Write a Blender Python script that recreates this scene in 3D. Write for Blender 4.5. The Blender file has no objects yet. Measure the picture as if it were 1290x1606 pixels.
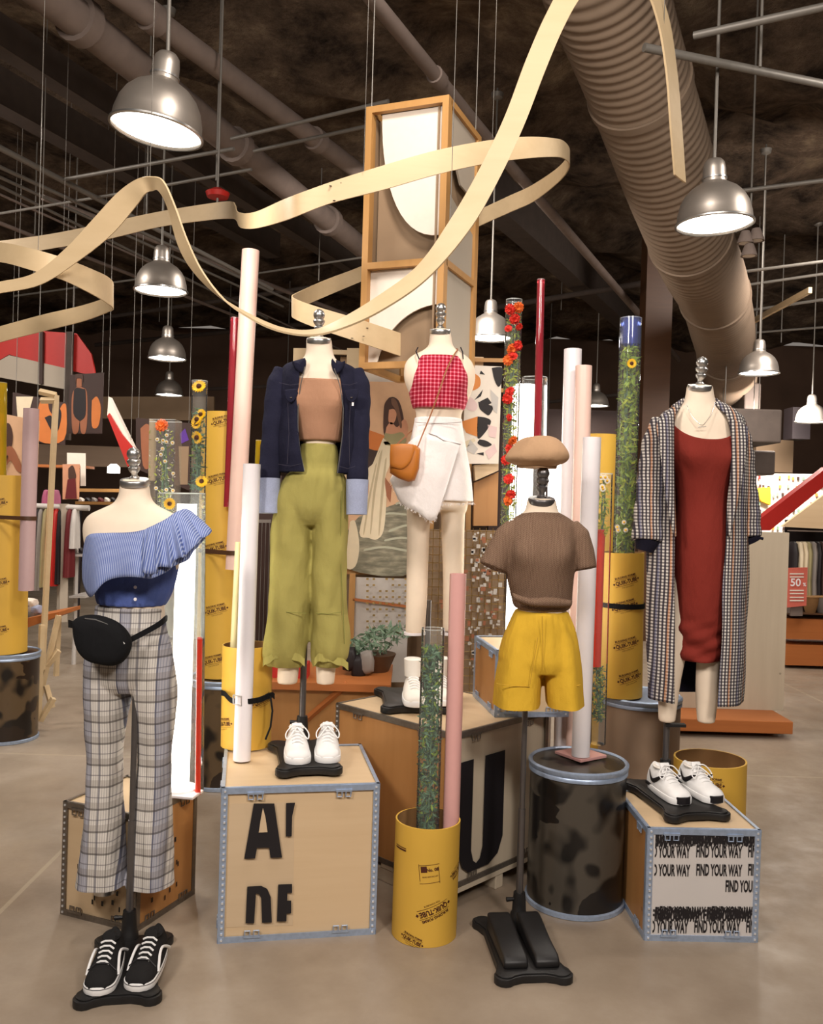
import bpy, bmesh, math, random
from math import sin, cos, pi, radians, sqrt, atan2, exp, hypot
from mathutils import Vector, Matrix
random.seed(7)
SC = bpy.context.scene; COL = SC.collection
# ------------------------------------------------------------------ camera
FPX, CU, CV, CAMH = 1390.0, 645.0, 803.0, 1.6
PIT, ROL = atan2(13, FPX), radians(1.7)
_F = Vector((0, cos(PIT), -sin(PIT))); _R0 = Vector((1, 0, 0)); _U0 = Vector((0, sin(PIT), cos(PIT)))
_R = _R0*cos(ROL) + _U0*sin(ROL); _U = -_R0*sin(ROL) + _U0*cos(ROL)
CAM = Vector((0, 0, CAMH))
cd = bpy.data.cameras.new('camera'); co = bpy.data.objects.new('camera', cd); COL.objects.link(co)
m = Matrix((( _R.x, _U.x, -_F.x, 0), (_R.y, _U.y, -_F.y, 0), (_R.z, _U.z, -_F.z, CAMH), (0, 0, 0, 1)))
co.matrix_world = m; cd.sensor_fit = 'HORIZONTAL'; cd.sensor_width = 36; cd.lens = FPX/1290*36; cd.clip_end = 200
SC.camera = co
SC.view_settings.view_transform = 'Standard'; SC.view_settings.look = 'None'; SC.view_settings.gamma = 1
SC.view_settings.exposure = 0.0
# ------------------------------------------------------------------ world and lights
w = bpy.data.worlds.new('world'); SC.world = w; w.use_nodes = True
w.node_tree.nodes['Background'].inputs[0].default_value = (1.0, .88, .78, 1); w.node_tree.nodes['Background'].inputs[1].default_value = .22
def area(name, loc, target, size, power, col=(1, .91, .83), spread=None, sy=None):
    d = bpy.data.lights.new(name, 'AREA'); d.energy = power; d.color = col; d.shape = 'RECTANGLE' if sy else 'DISK'; d.size = size
    if sy: d.size_y = sy
    if spread: d.spread = spread
    o = bpy.data.objects.new(name, d); COL.objects.link(o); o.location = loc
    o.rotation_euler = (Vector(target)-Vector(loc)).to_track_quat('-Z', 'Y').to_euler(); return o
area('track_light', (-1.9, .2, 3.5), (-.7, 3.6, .9), .7, 92)
area('track_light', (1.6, -.3, 3.6), (.6, 3.9, .9), .7, 100)
area('track_light', (.1, -.6, 3.9), (0, 4.2, 1.3), .8, 62)
area('track_light', (0, 7.2, 4.2), (0, 9.5, 0), 1.2, 110)
area('track_light', (4.2, 8.0, 4.4), (4.6, 12.0, 1.2), 1.2, 110)
area('track_light', (-4.5, 5.5, 4.2), (-4.5, 8.5, 1.0), 1.2, 150)
area('track_light', (.2, 2.6, 4.4), (.1, 6.2, 2.3), .5, 55)
area('track_light', (2.9, 4.3, 4.0), (2.7, 6.2, .8), .5, 35)
# ------------------------------------------------------------------ pixel rays -> world
def ray(u, v): return _F*FPX + _R*(u-CU) + _U*(CV-v)
def W(u, v, d):
    r = ray(u, v); return CAM + r*(d/r.y)
def Z(u, v, z):
    r = ray(u, v); return CAM + r*((z-CAMH)/r.z)
# ------------------------------------------------------------------ objects
ROOT = {}
def tag(o, label=None, cat=None, group=None, kind=None):
    if label: o['label'] = label
    if cat: o['category'] = cat
    if group: o['group'] = group
    if kind: o['kind'] = kind
    return o
def thing(name, label, cat, loc=(0, 0, 0), rz=0, group=None):
    o = bpy.data.objects.new(name, None); COL.objects.link(o); o.location = loc; o.rotation_euler = (0, 0, rz)
    o.empty_display_size = .1
    ROOT[o] = (Matrix.Translation(Vector(loc)) @ Matrix.Rotation(rz, 4, 'Z'))
    return tag(o, label, cat, group)
def root_of(p):
    while p.parent: p = p.parent
    return p
def obj(name, geo, mat, parent=None, smooth=True, world=False, bake=None, sharp=40, center=True):
    V, F = geo
    V = [Vector(v) for v in V]
    if world and parent is not None:
        inv = ROOT[root_of(parent)].inverted(); V = [inv @ v for v in V]
    off = None
    if parent is None and center:
        n = max(1, len(V)); c = Vector((sum(v.x for v in V)/n, sum(v.y for v in V)/n, min(v.z for v in V)))
        V = [v-c for v in V]; off = c
    me = bpy.data.meshes.new(name); me.from_pydata([tuple(v) for v in V], [], F)
    me.validate(); 
    bm = bmesh.new(); bm.from_mesh(me); bmesh.ops.recalc_face_normals(bm, faces=bm.faces); bm.to_mesh(me); bm.free()
    o = bpy.data.objects.new(name, me); COL.objects.link(o)
    if bake:
        for fn in bake: fn(o)
        dg = bpy.context.evaluated_depsgraph_get(); dg.update()
        nm = bpy.data.meshes.new_from_object(o.evaluated_get(dg)); o.modifiers.clear(); o.data = nm; bpy.data.meshes.remove(me); me = nm
    me.materials.clear()
    me.materials.append(mat)
    if smooth:
        me.polygons.foreach_set('use_smooth', [True]*len(me.polygons))
        try: me.set_sharp_from_angle(angle=radians(sharp))
        except Exception: pass
    if parent is not None: o.parent = parent
    if off is not None:
        o.location = off; ROOT[o] = Matrix.Translation(off)
    return o
def m_remesh(s, it=4, f=.5):
    def fn(o):
        r = o.modifiers.new('r', 'REMESH'); r.mode = 'VOXEL'; r.voxel_size = s
        if it: k = o.modifiers.new('s', 'SMOOTH'); k.iterations = it; k.factor = f
    return fn
def m_sub(n=1):
    def fn(o): r = o.modifiers.new('u', 'SUBSURF'); r.levels = n; r.render_levels = n
    return fn
def m_solid(t, off=0):
    def fn(o): r = o.modifiers.new('t', 'SOLIDIFY'); r.thickness = t; r.offset = off
    return fn
def m_bevel(wd, seg=2):
    def fn(o):
        r = o.modifiers.new('b', 'BEVEL'); r.width = wd; r.segments = seg; r.limit_method = 'ANGLE'; r.angle_limit = radians(35)
    return fn
def join(*gs):
    V, F = [], []
    for v, f in gs:
        n = len(V); V += list(v); F += [tuple(i+n for i in q) for q in f]
    return V, F
def xf(g, M): return [M @ Vector(v) for v in g[0]], g[1]
def box(c, s, rz=0, rx=0, ry=0):
    x, y, z = s[0]/2, s[1]/2, s[2]/2
    V = [(a*x, b*y, e*z) for a in (-1, 1) for b in (-1, 1) for e in (-1, 1)]
    F = [(0, 1, 3, 2), (4, 6, 7, 5), (0, 4, 5, 1), (2, 3, 7, 6), (0, 2, 6, 4), (1, 5, 7, 3)]
    M = Matrix.Translation(Vector(c)) @ Matrix.Rotation(rz, 4, 'Z') @ Matrix.Rotation(rx, 4, 'X') @ Matrix.Rotation(ry, 4, 'Y')
    return xf((V, F), M)
def lathe(prof, c=(0, 0, 0), n=32, cap0=True, cap1=True):
    V, F = [], []
    for r, z in prof:
        for i in range(n): a = 2*pi*i/n; V.append((c[0]+r*cos(a), c[1]+r*sin(a), c[2]+z))
    for k in range(len(prof)-1):
        for i in range(n):
            j = (i+1) % n; F.append((k*n+i, k*n+j, (k+1)*n+j, (k+1)*n+i))
    if cap0: F.append(tuple(range(n))[::-1])
    if cap1: F.append(tuple(range((len(prof)-1)*n, len(prof)*n)))
    return V, F
def frames(P):
    P = [Vector(p) for p in P]; T = []
    for i in range(len(P)):
        a = P[max(0, i-1)]; b = P[min(len(P)-1, i+1)]; T.append((b-a).normalized())
    up = Vector((0, 0, 1)) if abs(T[0].z) < .9 else Vector((0, 1, 0))
    N = [(up - T[0]*up.dot(T[0])).normalized()]
    for i in range(1, len(P)):
        n = N[-1] - T[i]*N[-1].dot(T[i]); N.append(n.normalized())
    return P, T, N
def tube(P, r, n=10, cap=True, sx=1, sy=1):
    P, T, N = frames(P); V, F = [], []
    R = r if isinstance(r, (list, tuple)) else [r]*len(P)
    for i, p in enumerate(P):
        B = T[i].cross(N[i])
        for k in range(n):
            a = 2*pi*k/n; V.append(p + N[i]*(R[i]*cos(a)*sx) + B*(R[i]*sin(a)*sy))
    for i in range(len(P)-1):
        for k in range(n):
            j = (k+1) % n; F.append((i*n+k, i*n+j, (i+1)*n+j, (i+1)*n+k))
    if cap: F.append(tuple(range(n))[::-1]); F.append(tuple(range((len(P)-1)*n, len(P)*n)))
    return V, F
def cr(P, n=6):
    """Catmull-Rom through tuples of any length"""
    out = []
    m_ = len(P)
    for i in range(m_-1):
        p0, p1, p2, p3 = P[max(i-1, 0)], P[i], P[i+1], P[min(i+2, m_-1)]
        for k in range(n):
            t = k/n
            out.append(tuple(.5*((2*b)+(-a+c)*t+(2*a-5*b+4*c-d)*t*t+(-a+3*b-3*c+d)*t**3) for a, b, c, d in zip(p0, p1, p2, p3)))
    out.append(tuple(P[-1])); return out
def loft(rings, n=48, fold=None, cap=True, a0=0, a1=2*pi, pw=1.0):
    """rings (cx,cy,cz,rx,ry); fold(theta,t,z)->radial offset in metres; theta=-pi/2 is the front (-y)"""
    V, F = [], []; full = abs((a1-a0)-2*pi) < 1e-6; m_ = n if full else n+1
    for k, (cx, cy, cz, rx, ry) in enumerate(rings):
        t = k/(len(rings)-1)
        for i in range(m_):
            a = a0+(a1-a0)*i/n; c, s = cos(a), sin(a)
            if pw != 1: c = math.copysign(abs(c)**pw, c); s = math.copysign(abs(s)**pw, s)
            f = fold(a, t, cz) if fold else 0
            V.append((cx+(rx+f)*c, cy+(ry+f)*s, cz))
    for k in range(len(rings)-1):
        for i in range(n):
            j = (i+1) % m_; F.append((k*m_+i, k*m_+j, (k+1)*m_+j, (k+1)*m_+i))
    if cap and full: F.append(tuple(range(m_))[::-1]); F.append(tuple(range((len(rings)-1)*m_, len(rings)*m_)))
    return V, F
def sil(rows, d, dens=4, kz=.6):
    """rows (v,uL,uR[,ry[,dy]]) in photo pixels at depth d -> densified rings"""
    R = []
    for r in rows:
        v, a, b = r[:3]; p, q = W(a, v, d), W(b, v, d); rx = (q.x-p.x)/2
        ry = r[3] if len(r) > 3 and r[3] else rx*kz; dy = r[4] if len(r) > 4 else 0
        R.append(((p.x+q.x)/2, d+dy, (p.z+q.z)/2, rx, ry))
    return cr(R, dens)
def grid(A, nu=None):
    """A[i][j] points -> sheet"""
    m_, n = len(A), len(A[0]); V = [p for row in A for p in row]
    return V, [(i*n+j, i*n+j+1, (i+1)*n+j+1, (i+1)*n+j) for i in range(m_-1) for j in range(n-1)]
def sheet(top, bot, nt=12, dens=8, wave=None):
    """top/bot lists of (u,v,d); wave(s,t)->(dx,dy,dz)"""
    T = cr(top, dens); B = cr(bot, dens*(len(top)-1)//(len(bot)-1)) if len(bot) != len(top) else cr(bot, dens)
    m_ = min(len(T), len(B)); A = []
    for j in range(nt+1):
        t = j/nt; row = []
        for i in range(m_):
            p = W(*T[i]).lerp(W(*B[i]), t)
            if wave: p = p+Vector(wave(i/(m_-1), t))
            row.append(p)
        A.append(row)
    return grid(A)
def prism(poly, z0, z1):
    n = len(poly); V = [(x, y, z0) for x, y in poly]+[(x, y, z1) for x, y in poly]
    return V, [tuple(range(n))[::-1], tuple(range(n, 2*n))]+[(i, (i+1) % n, n+(i+1) % n, n+i) for i in range(n)]
def plate(poly, d, th=.004, fn=W):
    """flat board with outline given in pixels at depth d (front at d)"""
    P = [W(u, v, d) for u, v in poly]; n = len(P)
    V = P+[p+Vector((0, th, 0)) for p in P]
    return V, [tuple(range(n)), tuple(range(n, 2*n))[::-1]]+[(i, (i+1) % n, n+(i+1) % n, n+i) for i in range(n)]
def pillow(poly, d, th, k=6, dens=3):
    """puffed closed shape from a pixel outline"""
    P = [W(u, v, d) for u, v in cr([p for p in poly]+[poly[0]], dens)[:-1]]; n = len(P)
    c = sum(P, Vector())/n; V, F = [], []
    for i in range(-k, k+1):
        a = i/k*pi/2; s = abs(cos(a))**.35*1.0 if abs(i) < k else .55
        for p in P: V.append(Vector((c.x+(p.x-c.x)*s, d+th/2*sin(a), c.z+(p.z-c.z)*s)))
    m_ = 2*k+1
    for r in range(m_-1):
        for i in range(n): j = (i+1) % n; F.append((r*n+i, r*n+j, (r+1)*n+j, (r+1)*n+i))
    F.append(tuple(range(n))[::-1]); F.append(tuple(range((m_-1)*n, m_*n)))
    return V, F
def text(s, size=1, sx=1, bold=0, shear=0, ext=0):
    c = bpy.data.curves.new('t', 'FONT'); c.body = s; c.size = size; c.offset = bold; c.shear = shear; c.resolution_u = 3; c.extrude = ext
    c.align_x = 'CENTER'; c.align_y = 'CENTER'
    o = bpy.data.objects.new('t', c); COL.objects.link(o); dg = bpy.context.evaluated_depsgraph_get(); dg.update()
    me = bpy.data.meshes.new_from_object(o.evaluated_get(dg))
    V = [Vector((v.co.x*sx, v.co.y, v.co.z)) for v in me.vertices]; F = [tuple(p.vertices) for p in me.polygons]
    bpy.data.objects.remove(o); bpy.data.curves.remove(c); bpy.data.meshes.remove(me); return V, F
def copy_tree(o, parent=None):
    c = o.copy(); COL.objects.link(c); c.parent = parent
    if parent is None: c.matrix_parent_inverse = Matrix()
    for ch in [x for x in bpy.data.objects if x.parent == o]: copy_tree(ch, c)
    return c
# ------------------------------------------------------------------ materials
MATS = {}
class NT:
    def __init__(s, name):
        s.m = bpy.data.materials.new(name); s.m.use_nodes = True; s.t = s.m.node_tree; s.b = s.t.nodes['Principled BSDF']
        s.tc = s.t.nodes.new('ShaderNodeTexCoord')
    def n(s, ty, **k):
        x = s.t.nodes.new(ty)
        for a, b in k.items(): setattr(x, a, b)
        return x
    def l(s, a, b): s.t.links.new(a, b)
    def math(s, op, a, b=None, c=None):
        x = s.n('ShaderNodeMath', operation=op)
        for i, q in enumerate((a, b, c)):
            if q is None: continue
            if isinstance(q, (int, float)): x.inputs[i].default_value = q
            else: s.l(q, x.inputs[i])
        return x.outputs[0]
    def xyz(s):
        x = s.n('ShaderNodeSeparateXYZ'); s.l(s.tc.outputs['Object'], x.inputs[0]); return x.outputs
    def mix(s, f, a, b, mode='MIX'):
        x = s.n('ShaderNodeMix', data_type='RGBA', blend_type=mode)
        for i, q in ((0, f), (6, a), (7, b)):
            if isinstance(q, (int, float)): x.inputs[i].default_value = q
            elif isinstance(q, tuple): x.inputs[i].default_value = (*q[:3], 1)
            else: s.l(q, x.inputs[i])
        return x.outputs[2]
    def noise(s, scale, det=3, stretch=None, rough=.5):
        x = s.n('ShaderNodeTexNoise'); x.inputs['Scale'].default_value = scale; x.inputs['Detail'].default_value = det; x.inputs['Roughness'].default_value = rough
        mp = s.n('ShaderNodeMapping'); s.l(s.tc.outputs['Object'], mp.inputs[0]); mp.inputs['Scale'].default_value = stretch or (1, 1, 1)
        s.l(mp.outputs[0], x.inputs['Vector']); return x.outputs['Fac']
    def ramp(s, f, stops):
        x = s.n('ShaderNodeValToRGB'); s.l(f, x.inputs[0]); e = x.color_ramp.elements
        while len(e) < len(stops): e.new(.5)
        for q, (p, c) in zip(e, stops): q.position = p; q.color = (*c[:3], 1)
        return x.outputs[0]
    def bump(s, h, st=.3, dist=.01):
        x = s.n('ShaderNodeBump'); x.inputs['Strength'].default_value = st; x.inputs['Distance'].default_value = dist
        s.l(h, x.inputs['Height']); s.l(x.outputs[0], s.b.inputs['Normal'])
    def col(s, c):
        if isinstance(c, tuple): s.b.inputs['Base Color'].default_value = (*c[:3], 1)
        else: s.l(c, s.b.inputs['Base Color'])
    def set(s, rough=.5, metal=0, spec=.5, **k):
        s.b.inputs['Roughness'].default_value = rough; s.b.inputs['Metallic'].default_value = metal; s.b.inputs['Specular IOR Level'].default_value = spec
        for a, b in k.items(): s.b.inputs[a].default_value = b
        return s.m
def S(r, g, b):
    f = lambda c: (c/255/12.92 if c/255 <= .04045 else ((c/255+.055)/1.055)**2.4)
    return (f(r), f(g), f(b))
def plain(name, c, rough=.6, metal=0, nz=.12, sc=30, spec=.4, bump=0):
    t = NT(name); f = t.noise(sc, 3)
    t.col(t.mix(f, tuple(x*(1-nz) for x in c), tuple(min(1, x*(1+nz)) for x in c)))
    if bump: t.bump(f, bump, .004)
    return t.set(rough, metal, spec)
def fabric(name, c, nz=.15, fine=400, rough=.9):
    t = NT(name); a = t.noise(6, 3); b = t.noise(fine, 2)
    k = t.mix(a, tuple(x*(1-nz) for x in c), tuple(min(1, x*(1+nz)) for x in c)); t.col(k); f = t.noise(9, 3, (1.6, 1.6, .8)); t.bump(t.math('ADD', t.math('MULTIPLY', b, .08), f), .55, .022)
    m = t.set(rough, 0, .2); return m
def wood(name, c, dark, ax=2, sc=3, rough=.5, knots=True):
    t = NT(name); st = [9, 9, 9]; st[ax] = .6
    g = t.noise(sc, 5, tuple(st), .6); b = t.noise(2.2, 2)
    k = t.mix(g, dark, c); k = t.mix(t.math('MULTIPLY', b, .45), k, tuple(x*1.05 for x in c))
    if knots:
        vn = t.n('ShaderNodeTexVoronoi'); vn.inputs['Scale'].default_value = 4.3; t.l(t.tc.outputs['Object'], vn.inputs['Vector'])
        kn = t.math('LESS_THAN', vn.outputs['Distance'], .05); k = t.mix(t.math('MULTIPLY', kn, .55), k, tuple(x*.35 for x in dark))
    t.col(k); return t.set(rough, 0, .4)
def lines(t, co, per, wd, off=0):
    """soft 0/1 stripes"""
    f = t.math('FRACT', t.math('ADD', t.math('DIVIDE', co, per), off+100.0)); return t.math('LESS_THAN', f, wd/per)
def emit(name, c, st):
    t = NT(name); t.b.inputs['Emission Color'].default_value = (*c, 1); t.b.inputs['Emission Strength'].default_value = st; t.col(c); return t.m
def acrylic(name, c=(1, 1, 1), dens=.0, gl=.12, ior=1.45):
    """clear or tinted see-through plastic: tinted transparency plus fresnel reflection"""
    t = NT(name); N = t.t.nodes; N.remove(t.b)
    tr = N.new('ShaderNodeBsdfTransparent'); tr.inputs[0].default_value = (*c, 1)
    gs = N.new('ShaderNodeBsdfGlossy'); gs.inputs['Roughness'].default_value = .04; gs.inputs[0].default_value = (1, 1, 1, 1)
    df = N.new('ShaderNodeBsdfDiffuse'); df.inputs[0].default_value = (*c, 1)
    fr = N.new('ShaderNodeFresnel'); fr.inputs[0].default_value = ior
    a = N.new('ShaderNodeMixShader'); b = N.new('ShaderNodeMixShader'); a.inputs[0].default_value = dens
    t.l(tr.outputs[0], a.inputs[1]); t.l(df.outputs[0], a.inputs[2])
    t.l(fr.outputs[0], b.inputs[0]); t.l(a.outputs[0], b.inputs[1]); t.l(gs.outputs[0], b.inputs[2])
    t.l(b.outputs[0], N['Material Output'].inputs[0]); return t.m
MAT = MATS
MAT['form'] = plain('form_skin', S(232, 214, 192), .75, nz=.04, spec=.2)
MAT['steel'] = plain('brushed_steel', (.55, .54, .52), .3, .9, nz=.1)
MAT['pole'] = plain('gunmetal', (.16, .15, .15), .35, .8)
MAT['black'] = plain('black_base', (.012, .011, .011), .45, 0, .3)
MAT['blackcloth'] = fabric('black_velvet', (.006, .006, .007))
MAT['ply'] = wood('plywood', S(214, 188, 152), S(194, 164, 126), 0, 2.5)
MAT['ply_o'] = wood('amber_plywood', S(186, 136, 82), S(156, 106, 58), 2, 2.5)
MAT['ply_g'] = wood('grey_plywood', S(200, 186, 164), S(178, 162, 140), 2, 2.5)
MAT['birch'] = wood('birch_strip', S(212, 188, 150), S(190, 164, 124), 0, 3, knots=False)
MAT['trim'] = plain('galvanised_edge', (.36, .44, .58), .38, .5, nz=.25, sc=60)
MAT['trim_b'] = plain('bronze_edge', (.2, .17, .14), .4, .7, nz=.3, sc=60)
MAT['rivet'] = plain('rivet', (.8, .82, .85), .3, .6)
MAT['ink'] = plain('black_ink', (.012, .01, .012), .5)
MAT['inkbrown'] = plain('brown_ink', S(72, 30, 16), .6)
MAT['card'] = plain('yellow_card', S(212, 168, 66), .55, nz=.1, sc=4)
MAT['cardin'] = plain('raw_card_inside', S(150, 112, 70), .8)
MAT['white'] = plain('white_tube', S(236, 230, 232), .35, nz=.02)
MAT['pink'] = plain('pink_tube', S(212, 160, 154), .35, nz=.03)
MAT['palepink'] = plain('pale_pink_tube', S(240, 204, 190), .35, nz=.02)
MAT['cream'] = plain('cream_tube', S(236, 222, 170), .4, nz=.02)
MAT['mauve'] = plain('mauve_tube', S(190, 160, 160), .4, nz=.03)
MAT['clear'] = acrylic('clear_acrylic', (.97, .98, .96), .05, ior=1.2)
MAT['red_ac'] = acrylic('red_acrylic', S(196, 66, 78), .42)
MAT['orange_ac'] = acrylic('orange_acrylic', S(232, 70, 48), .7)
MAT['yel_ac'] = acrylic('yellow_acrylic', S(226, 190, 50), .5)
MAT['alu'] = plain('spun_aluminium', (.44, .39, .34), .4, .8, nz=.1, sc=12)
MAT['rod'] = plain('rod', (.17, .155, .135), .5, .3)
MAT['lampglow'] = emit('lamp_glow', (1, .96, .88), 9)
MAT['tubeglow'] = emit('tube_glow', (1, .95, .86), 7)
MAT['pipe'] = plain('ceiling_pipe', S(116, 102, 94), .7, nz=.25, sc=8)
MAT['pipe_d'] = plain('dark_beam', S(70, 60, 54), .8, nz=.3, sc=8)
MAT['shoewhite'] = plain('white_leather', (.82, .81, .8), .4, nz=.03)
MAT['rubber'] = plain('white_rubber', (.85, .84, .83), .5, nz=.03)
MAT['suede'] = fabric('black_suede', (.015, .014, .014))
MAT['leaf'] = plain('leaf', S(126, 150, 52), .6, nz=.5, sc=40)
MAT['leaf_d'] = plain('dark_leaf', S(88, 120, 92), .5, nz=.6, sc=40)
MAT['leaf_l'] = plain('light_leaf', S(168, 178, 60), .6, nz=.4, sc=40)
MAT['petal_y'] = plain('yellow_petal', S(240, 188, 30), .6, nz=.15)
MAT['petal_r'] = plain('red_petal', S(226, 60, 46), .6, nz=.2)
MAT['petal_o'] = plain('orange_petal', S(240, 120, 50), .6, nz=.2)
MAT['petal_w'] = plain('white_petal', S(236, 230, 220), .6, nz=.05)
MAT['seed'] = plain('seed_head', S(70, 36, 14), .8)
MAT['redsign'] = plain('red_panel', S(176, 34, 26), .5, nz=.08)
MAT['whitesign'] = plain('white_panel', S(226, 214, 200), .6, nz=.05)
MAT['greyface'] = plain('grey_printed_face', S(200, 194, 190), .6, nz=.04, sc=5)
MAT['greypanel'] = plain('grey_panel', S(170, 158, 142), .7, nz=.08, sc=3)
MAT['brownpanel'] = plain('brown_panel', S(142, 118, 92), .7, nz=.1, sc=3)
MAT['oak'] = wood('oak_frame', S(188, 142, 84), S(160, 114, 62), 2, 3, knots=False)
MAT['orangewood'] = wood('orange_wood', S(182, 110, 58), S(152, 86, 40), 0, 3, knots=False)
MAT['darkwood'] = wood('dark_wood', S(86, 56, 34), S(60, 38, 22), 0, 3, knots=False)
# ================================================================== SETTING
def floor_mat():
    t = NT('stained_concrete'); a = t.noise(1.1, 6, None, .6); b = t.noise(7, 5, None, .65); c = t.noise(60, 3)
    k = t.ramp(a, [(.3, S(122, 106, 90)), (.52, S(154, 139, 122)), (.72, S(180, 166, 150))])
    k = t.mix(t.math('MULTIPLY', b, .5), k, S(124, 108, 92)); k = t.mix(t.math('MULTIPLY', c, .2), k, S(160, 142, 118))
    # thin pale seams cut in the slab
    o = t.xyz(); sm = t.math('MAXIMUM', lines(t, o[1], 4.2, .02, .62), lines(t, o[0], 5.1, .02, .3))
    k = t.mix(t.math('MULTIPLY', sm, .35), k, S(190, 176, 150)); t.col(k)
    r = t.ramp(b, [(.3, (.3,)*3), (.7, (.55,)*3)]); t.l(r, t.b.inputs['Roughness']); t.bump(c, .12, .003)
    t.b.inputs['Specular IOR Level'].default_value = .45; return t.m
MAT['floor'] = floor_mat()
def ceil_mat():
    t = NT('sprayed_ceiling'); a = t.noise(1.4, 6, None, .7); b = t.noise(9, 6, None, .75)
    k = t.ramp(a, [(.35, S(50, 42, 36)), (.55, S(130, 110, 92)), (.72, S(186, 164, 136))])
    t.col(t.mix(t.math('MULTIPLY', b, .7), k, S(26, 20, 18))); t.bump(b, .9, .08); return t.set(.95, 0, .1)
MAT['ceil'] = ceil_mat()
MAT['backwall'] = plain('dark_wall', S(92, 70, 56), .85, nz=.3, sc=2)
MAT['slatwall'] = wood('brown_slat_wall', S(112, 92, 74), S(88, 70, 54), 0, 1.2, knots=False)
def struct(name, geo, mat, **k): return tag(obj(name, geo, mat, **k), kind='structure')
struct('floor', box((0, 8, -.1), (26, 26, .2)), MAT['floor'], smooth=False)
def rough_sheet():
    A = []
    for j in range(50):
        row = []
        for i in range(60):
            x, y = -13+26*i/59, -5+26*j/49
            row.append((x, y, 5.55+.10*sin(3.1*x+1.7*y)+.12*sin(1.3*x-2.3*y)+.06*sin(7*x)*cos(5*y)))
        A.append(row)
    return grid(A)
struct('ceiling', rough_sheet(), MAT['ceil'])
struct('wall_back', box((0, 21.1, 2.8), (26, .2, 5.6)), MAT['backwall'], smooth=False)
struct('wall_left', box((-13.1, 8, 2.8), (.2, 26, 5.6)), MAT['backwall'], smooth=False)
struct('wall_right', box((13.1, 8, 2.8), (.2, 26, 5.6)), MAT['backwall'], smooth=False)
struct('wall_front', box((0, -5.1, 2.8), (26, .2, 5.6)), MAT['backwall'], smooth=False)
# ------------------------------------------------------------------ ceiling services
def pipe(name, label, cat, a, b, h, r, mat='pipe', group=None, ext=0, sq=False, h2=None):
    p, q = Z(*a, h), Z(*b, h2 or h); dv = (q-p).normalized(); p = p-dv*ext; q = q+dv*ext
    q2 = q
    if sq:
        n = Vector((0, 0, 1)); s = dv.cross(n).normalized(); V = []
        for e in (p, q2):
            for x, z in ((-1, -1), (1, -1), (1, 1), (-1, 1)): V.append(e+s*r*x+n*r*1.6*z)
        g = (V, [(0, 1, 2, 3), (7, 6, 5, 4)]+[(i, (i+1) % 4, 4+(i+1) % 4, 4+i) for i in range(4)])
    else: g = tube([p, p.lerp(q2, .5), q2], r, 14)
    o = obj(name, g, MAT[mat]); tag(o, label, cat, group)
    return o, p, q2
def coll(o, p, q, r, ts):
    """couplings round a pipe, as parts"""
    dv = (q-p).normalized(); c0 = ROOT[o].translation
    for t in ts:
        c = p.lerp(q, t); obj('coupling', tube([c-dv*.05, c+dv*.05], r*1.28, 16), MAT['pipe'], o, world=True)
o, p, q = pipe('ceiling_pipe', 'thickest grey pipe crossing above the big pendant lamp at upper left', 'pipe', (60, -20), (575, 395), 4.5, .115, ext=1.2); coll(o, p, q, .115, (.2, .45, .7))
o, p, q = pipe('ceiling_pipe', 'grey pipe running behind the rod of the big upper-left pendant lamp', 'pipe', (215, 10), (570, 275), 4.6, .075, ext=1.2); coll(o, p, q, .075, (.25, .62))
pipe('ceiling_beam', 'long dark beam left of the thickest pipe at upper left', 'beam', (0, 55), (560, 420), 4.7, .07, 'pipe_d', ext=1.5, sq=True)
pipe('ceiling_beam', 'dark broad beam at the top left corner of the ceiling', 'beam', (-40, 120), (330, 330), 5.0, .1, 'pipe_d', ext=1.5, sq=True)
o, p, q = pipe('ceiling_pipe', 'slim light grey pipe passing in front of the tall framed column top', 'pipe', (585, 0), (760, 212), 4.1, .04, ext=.8); coll(o, p, q, .04, (.5,))
o, p, q = pipe('ceiling_pipe', 'slim grey pipe descending right of the framed column toward the duct', 'pipe', (800, 260), (1060, 560), 4.35, .045, ext=.3)
pipe('ceiling_beam', 'broad dark beam right of the framed column', 'beam', (770, 300), (985, 500), 4.9, .13, 'pipe_d', ext=.5, sq=True)
for k, (a, b, h, r) in enumerate([((0, 232), (400, 440), 4.0, .022), ((0, 262), (560, 520), 4.1, .016), ((0, 278), (420, 470), 4.15, .014), ((0, 292), (400, 490), 4.2, .014), ((0, 350), (380, 500), 4.2, .02), ((120, 330), (560, 500), 4.4, .03), ((0, 305), (560, 560), 4.3, .012)]):
    pipe('conduit', 'thin parallel conduit running under the ceiling at left behind the wooden loops', 'conduit', a, b, h, r, 'rod' if k < 4 else 'pipe', 'parallel conduits at left', ext=.4)
for k, (a, b, h, r) in enumerate([((125, 277), (330, 240), 4.0, .014), ((180, 305), (360, 272), 4.0, .012), ((0, 335), (210, 300), 4.1, .012), ((430, 230), (575, 198), 4.3, .014), ((395, 210), (570, 168), 4.3, .014), ((40, 462), (200, 440), 4.0, .012), ((395, 430), (560, 405), 4.3, .012), ((150, 500), (560, 440), 4.5, .03), ((160, 540), (560, 500), 4.6, .04), ((790, 480), (985, 448), 4.6, .04), ((330, 610), (560, 600), 3.6, .03), ((770, 640), (960, 620), 3.6, .03)]):
    pipe('strut_rail', 'thin cross rail bridging the dark ceiling', 'rail', a, b, h, r, 'rod' if r < .02 else 'pipe_d', 'cross rails under the dark ceiling', ext=.2)
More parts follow.
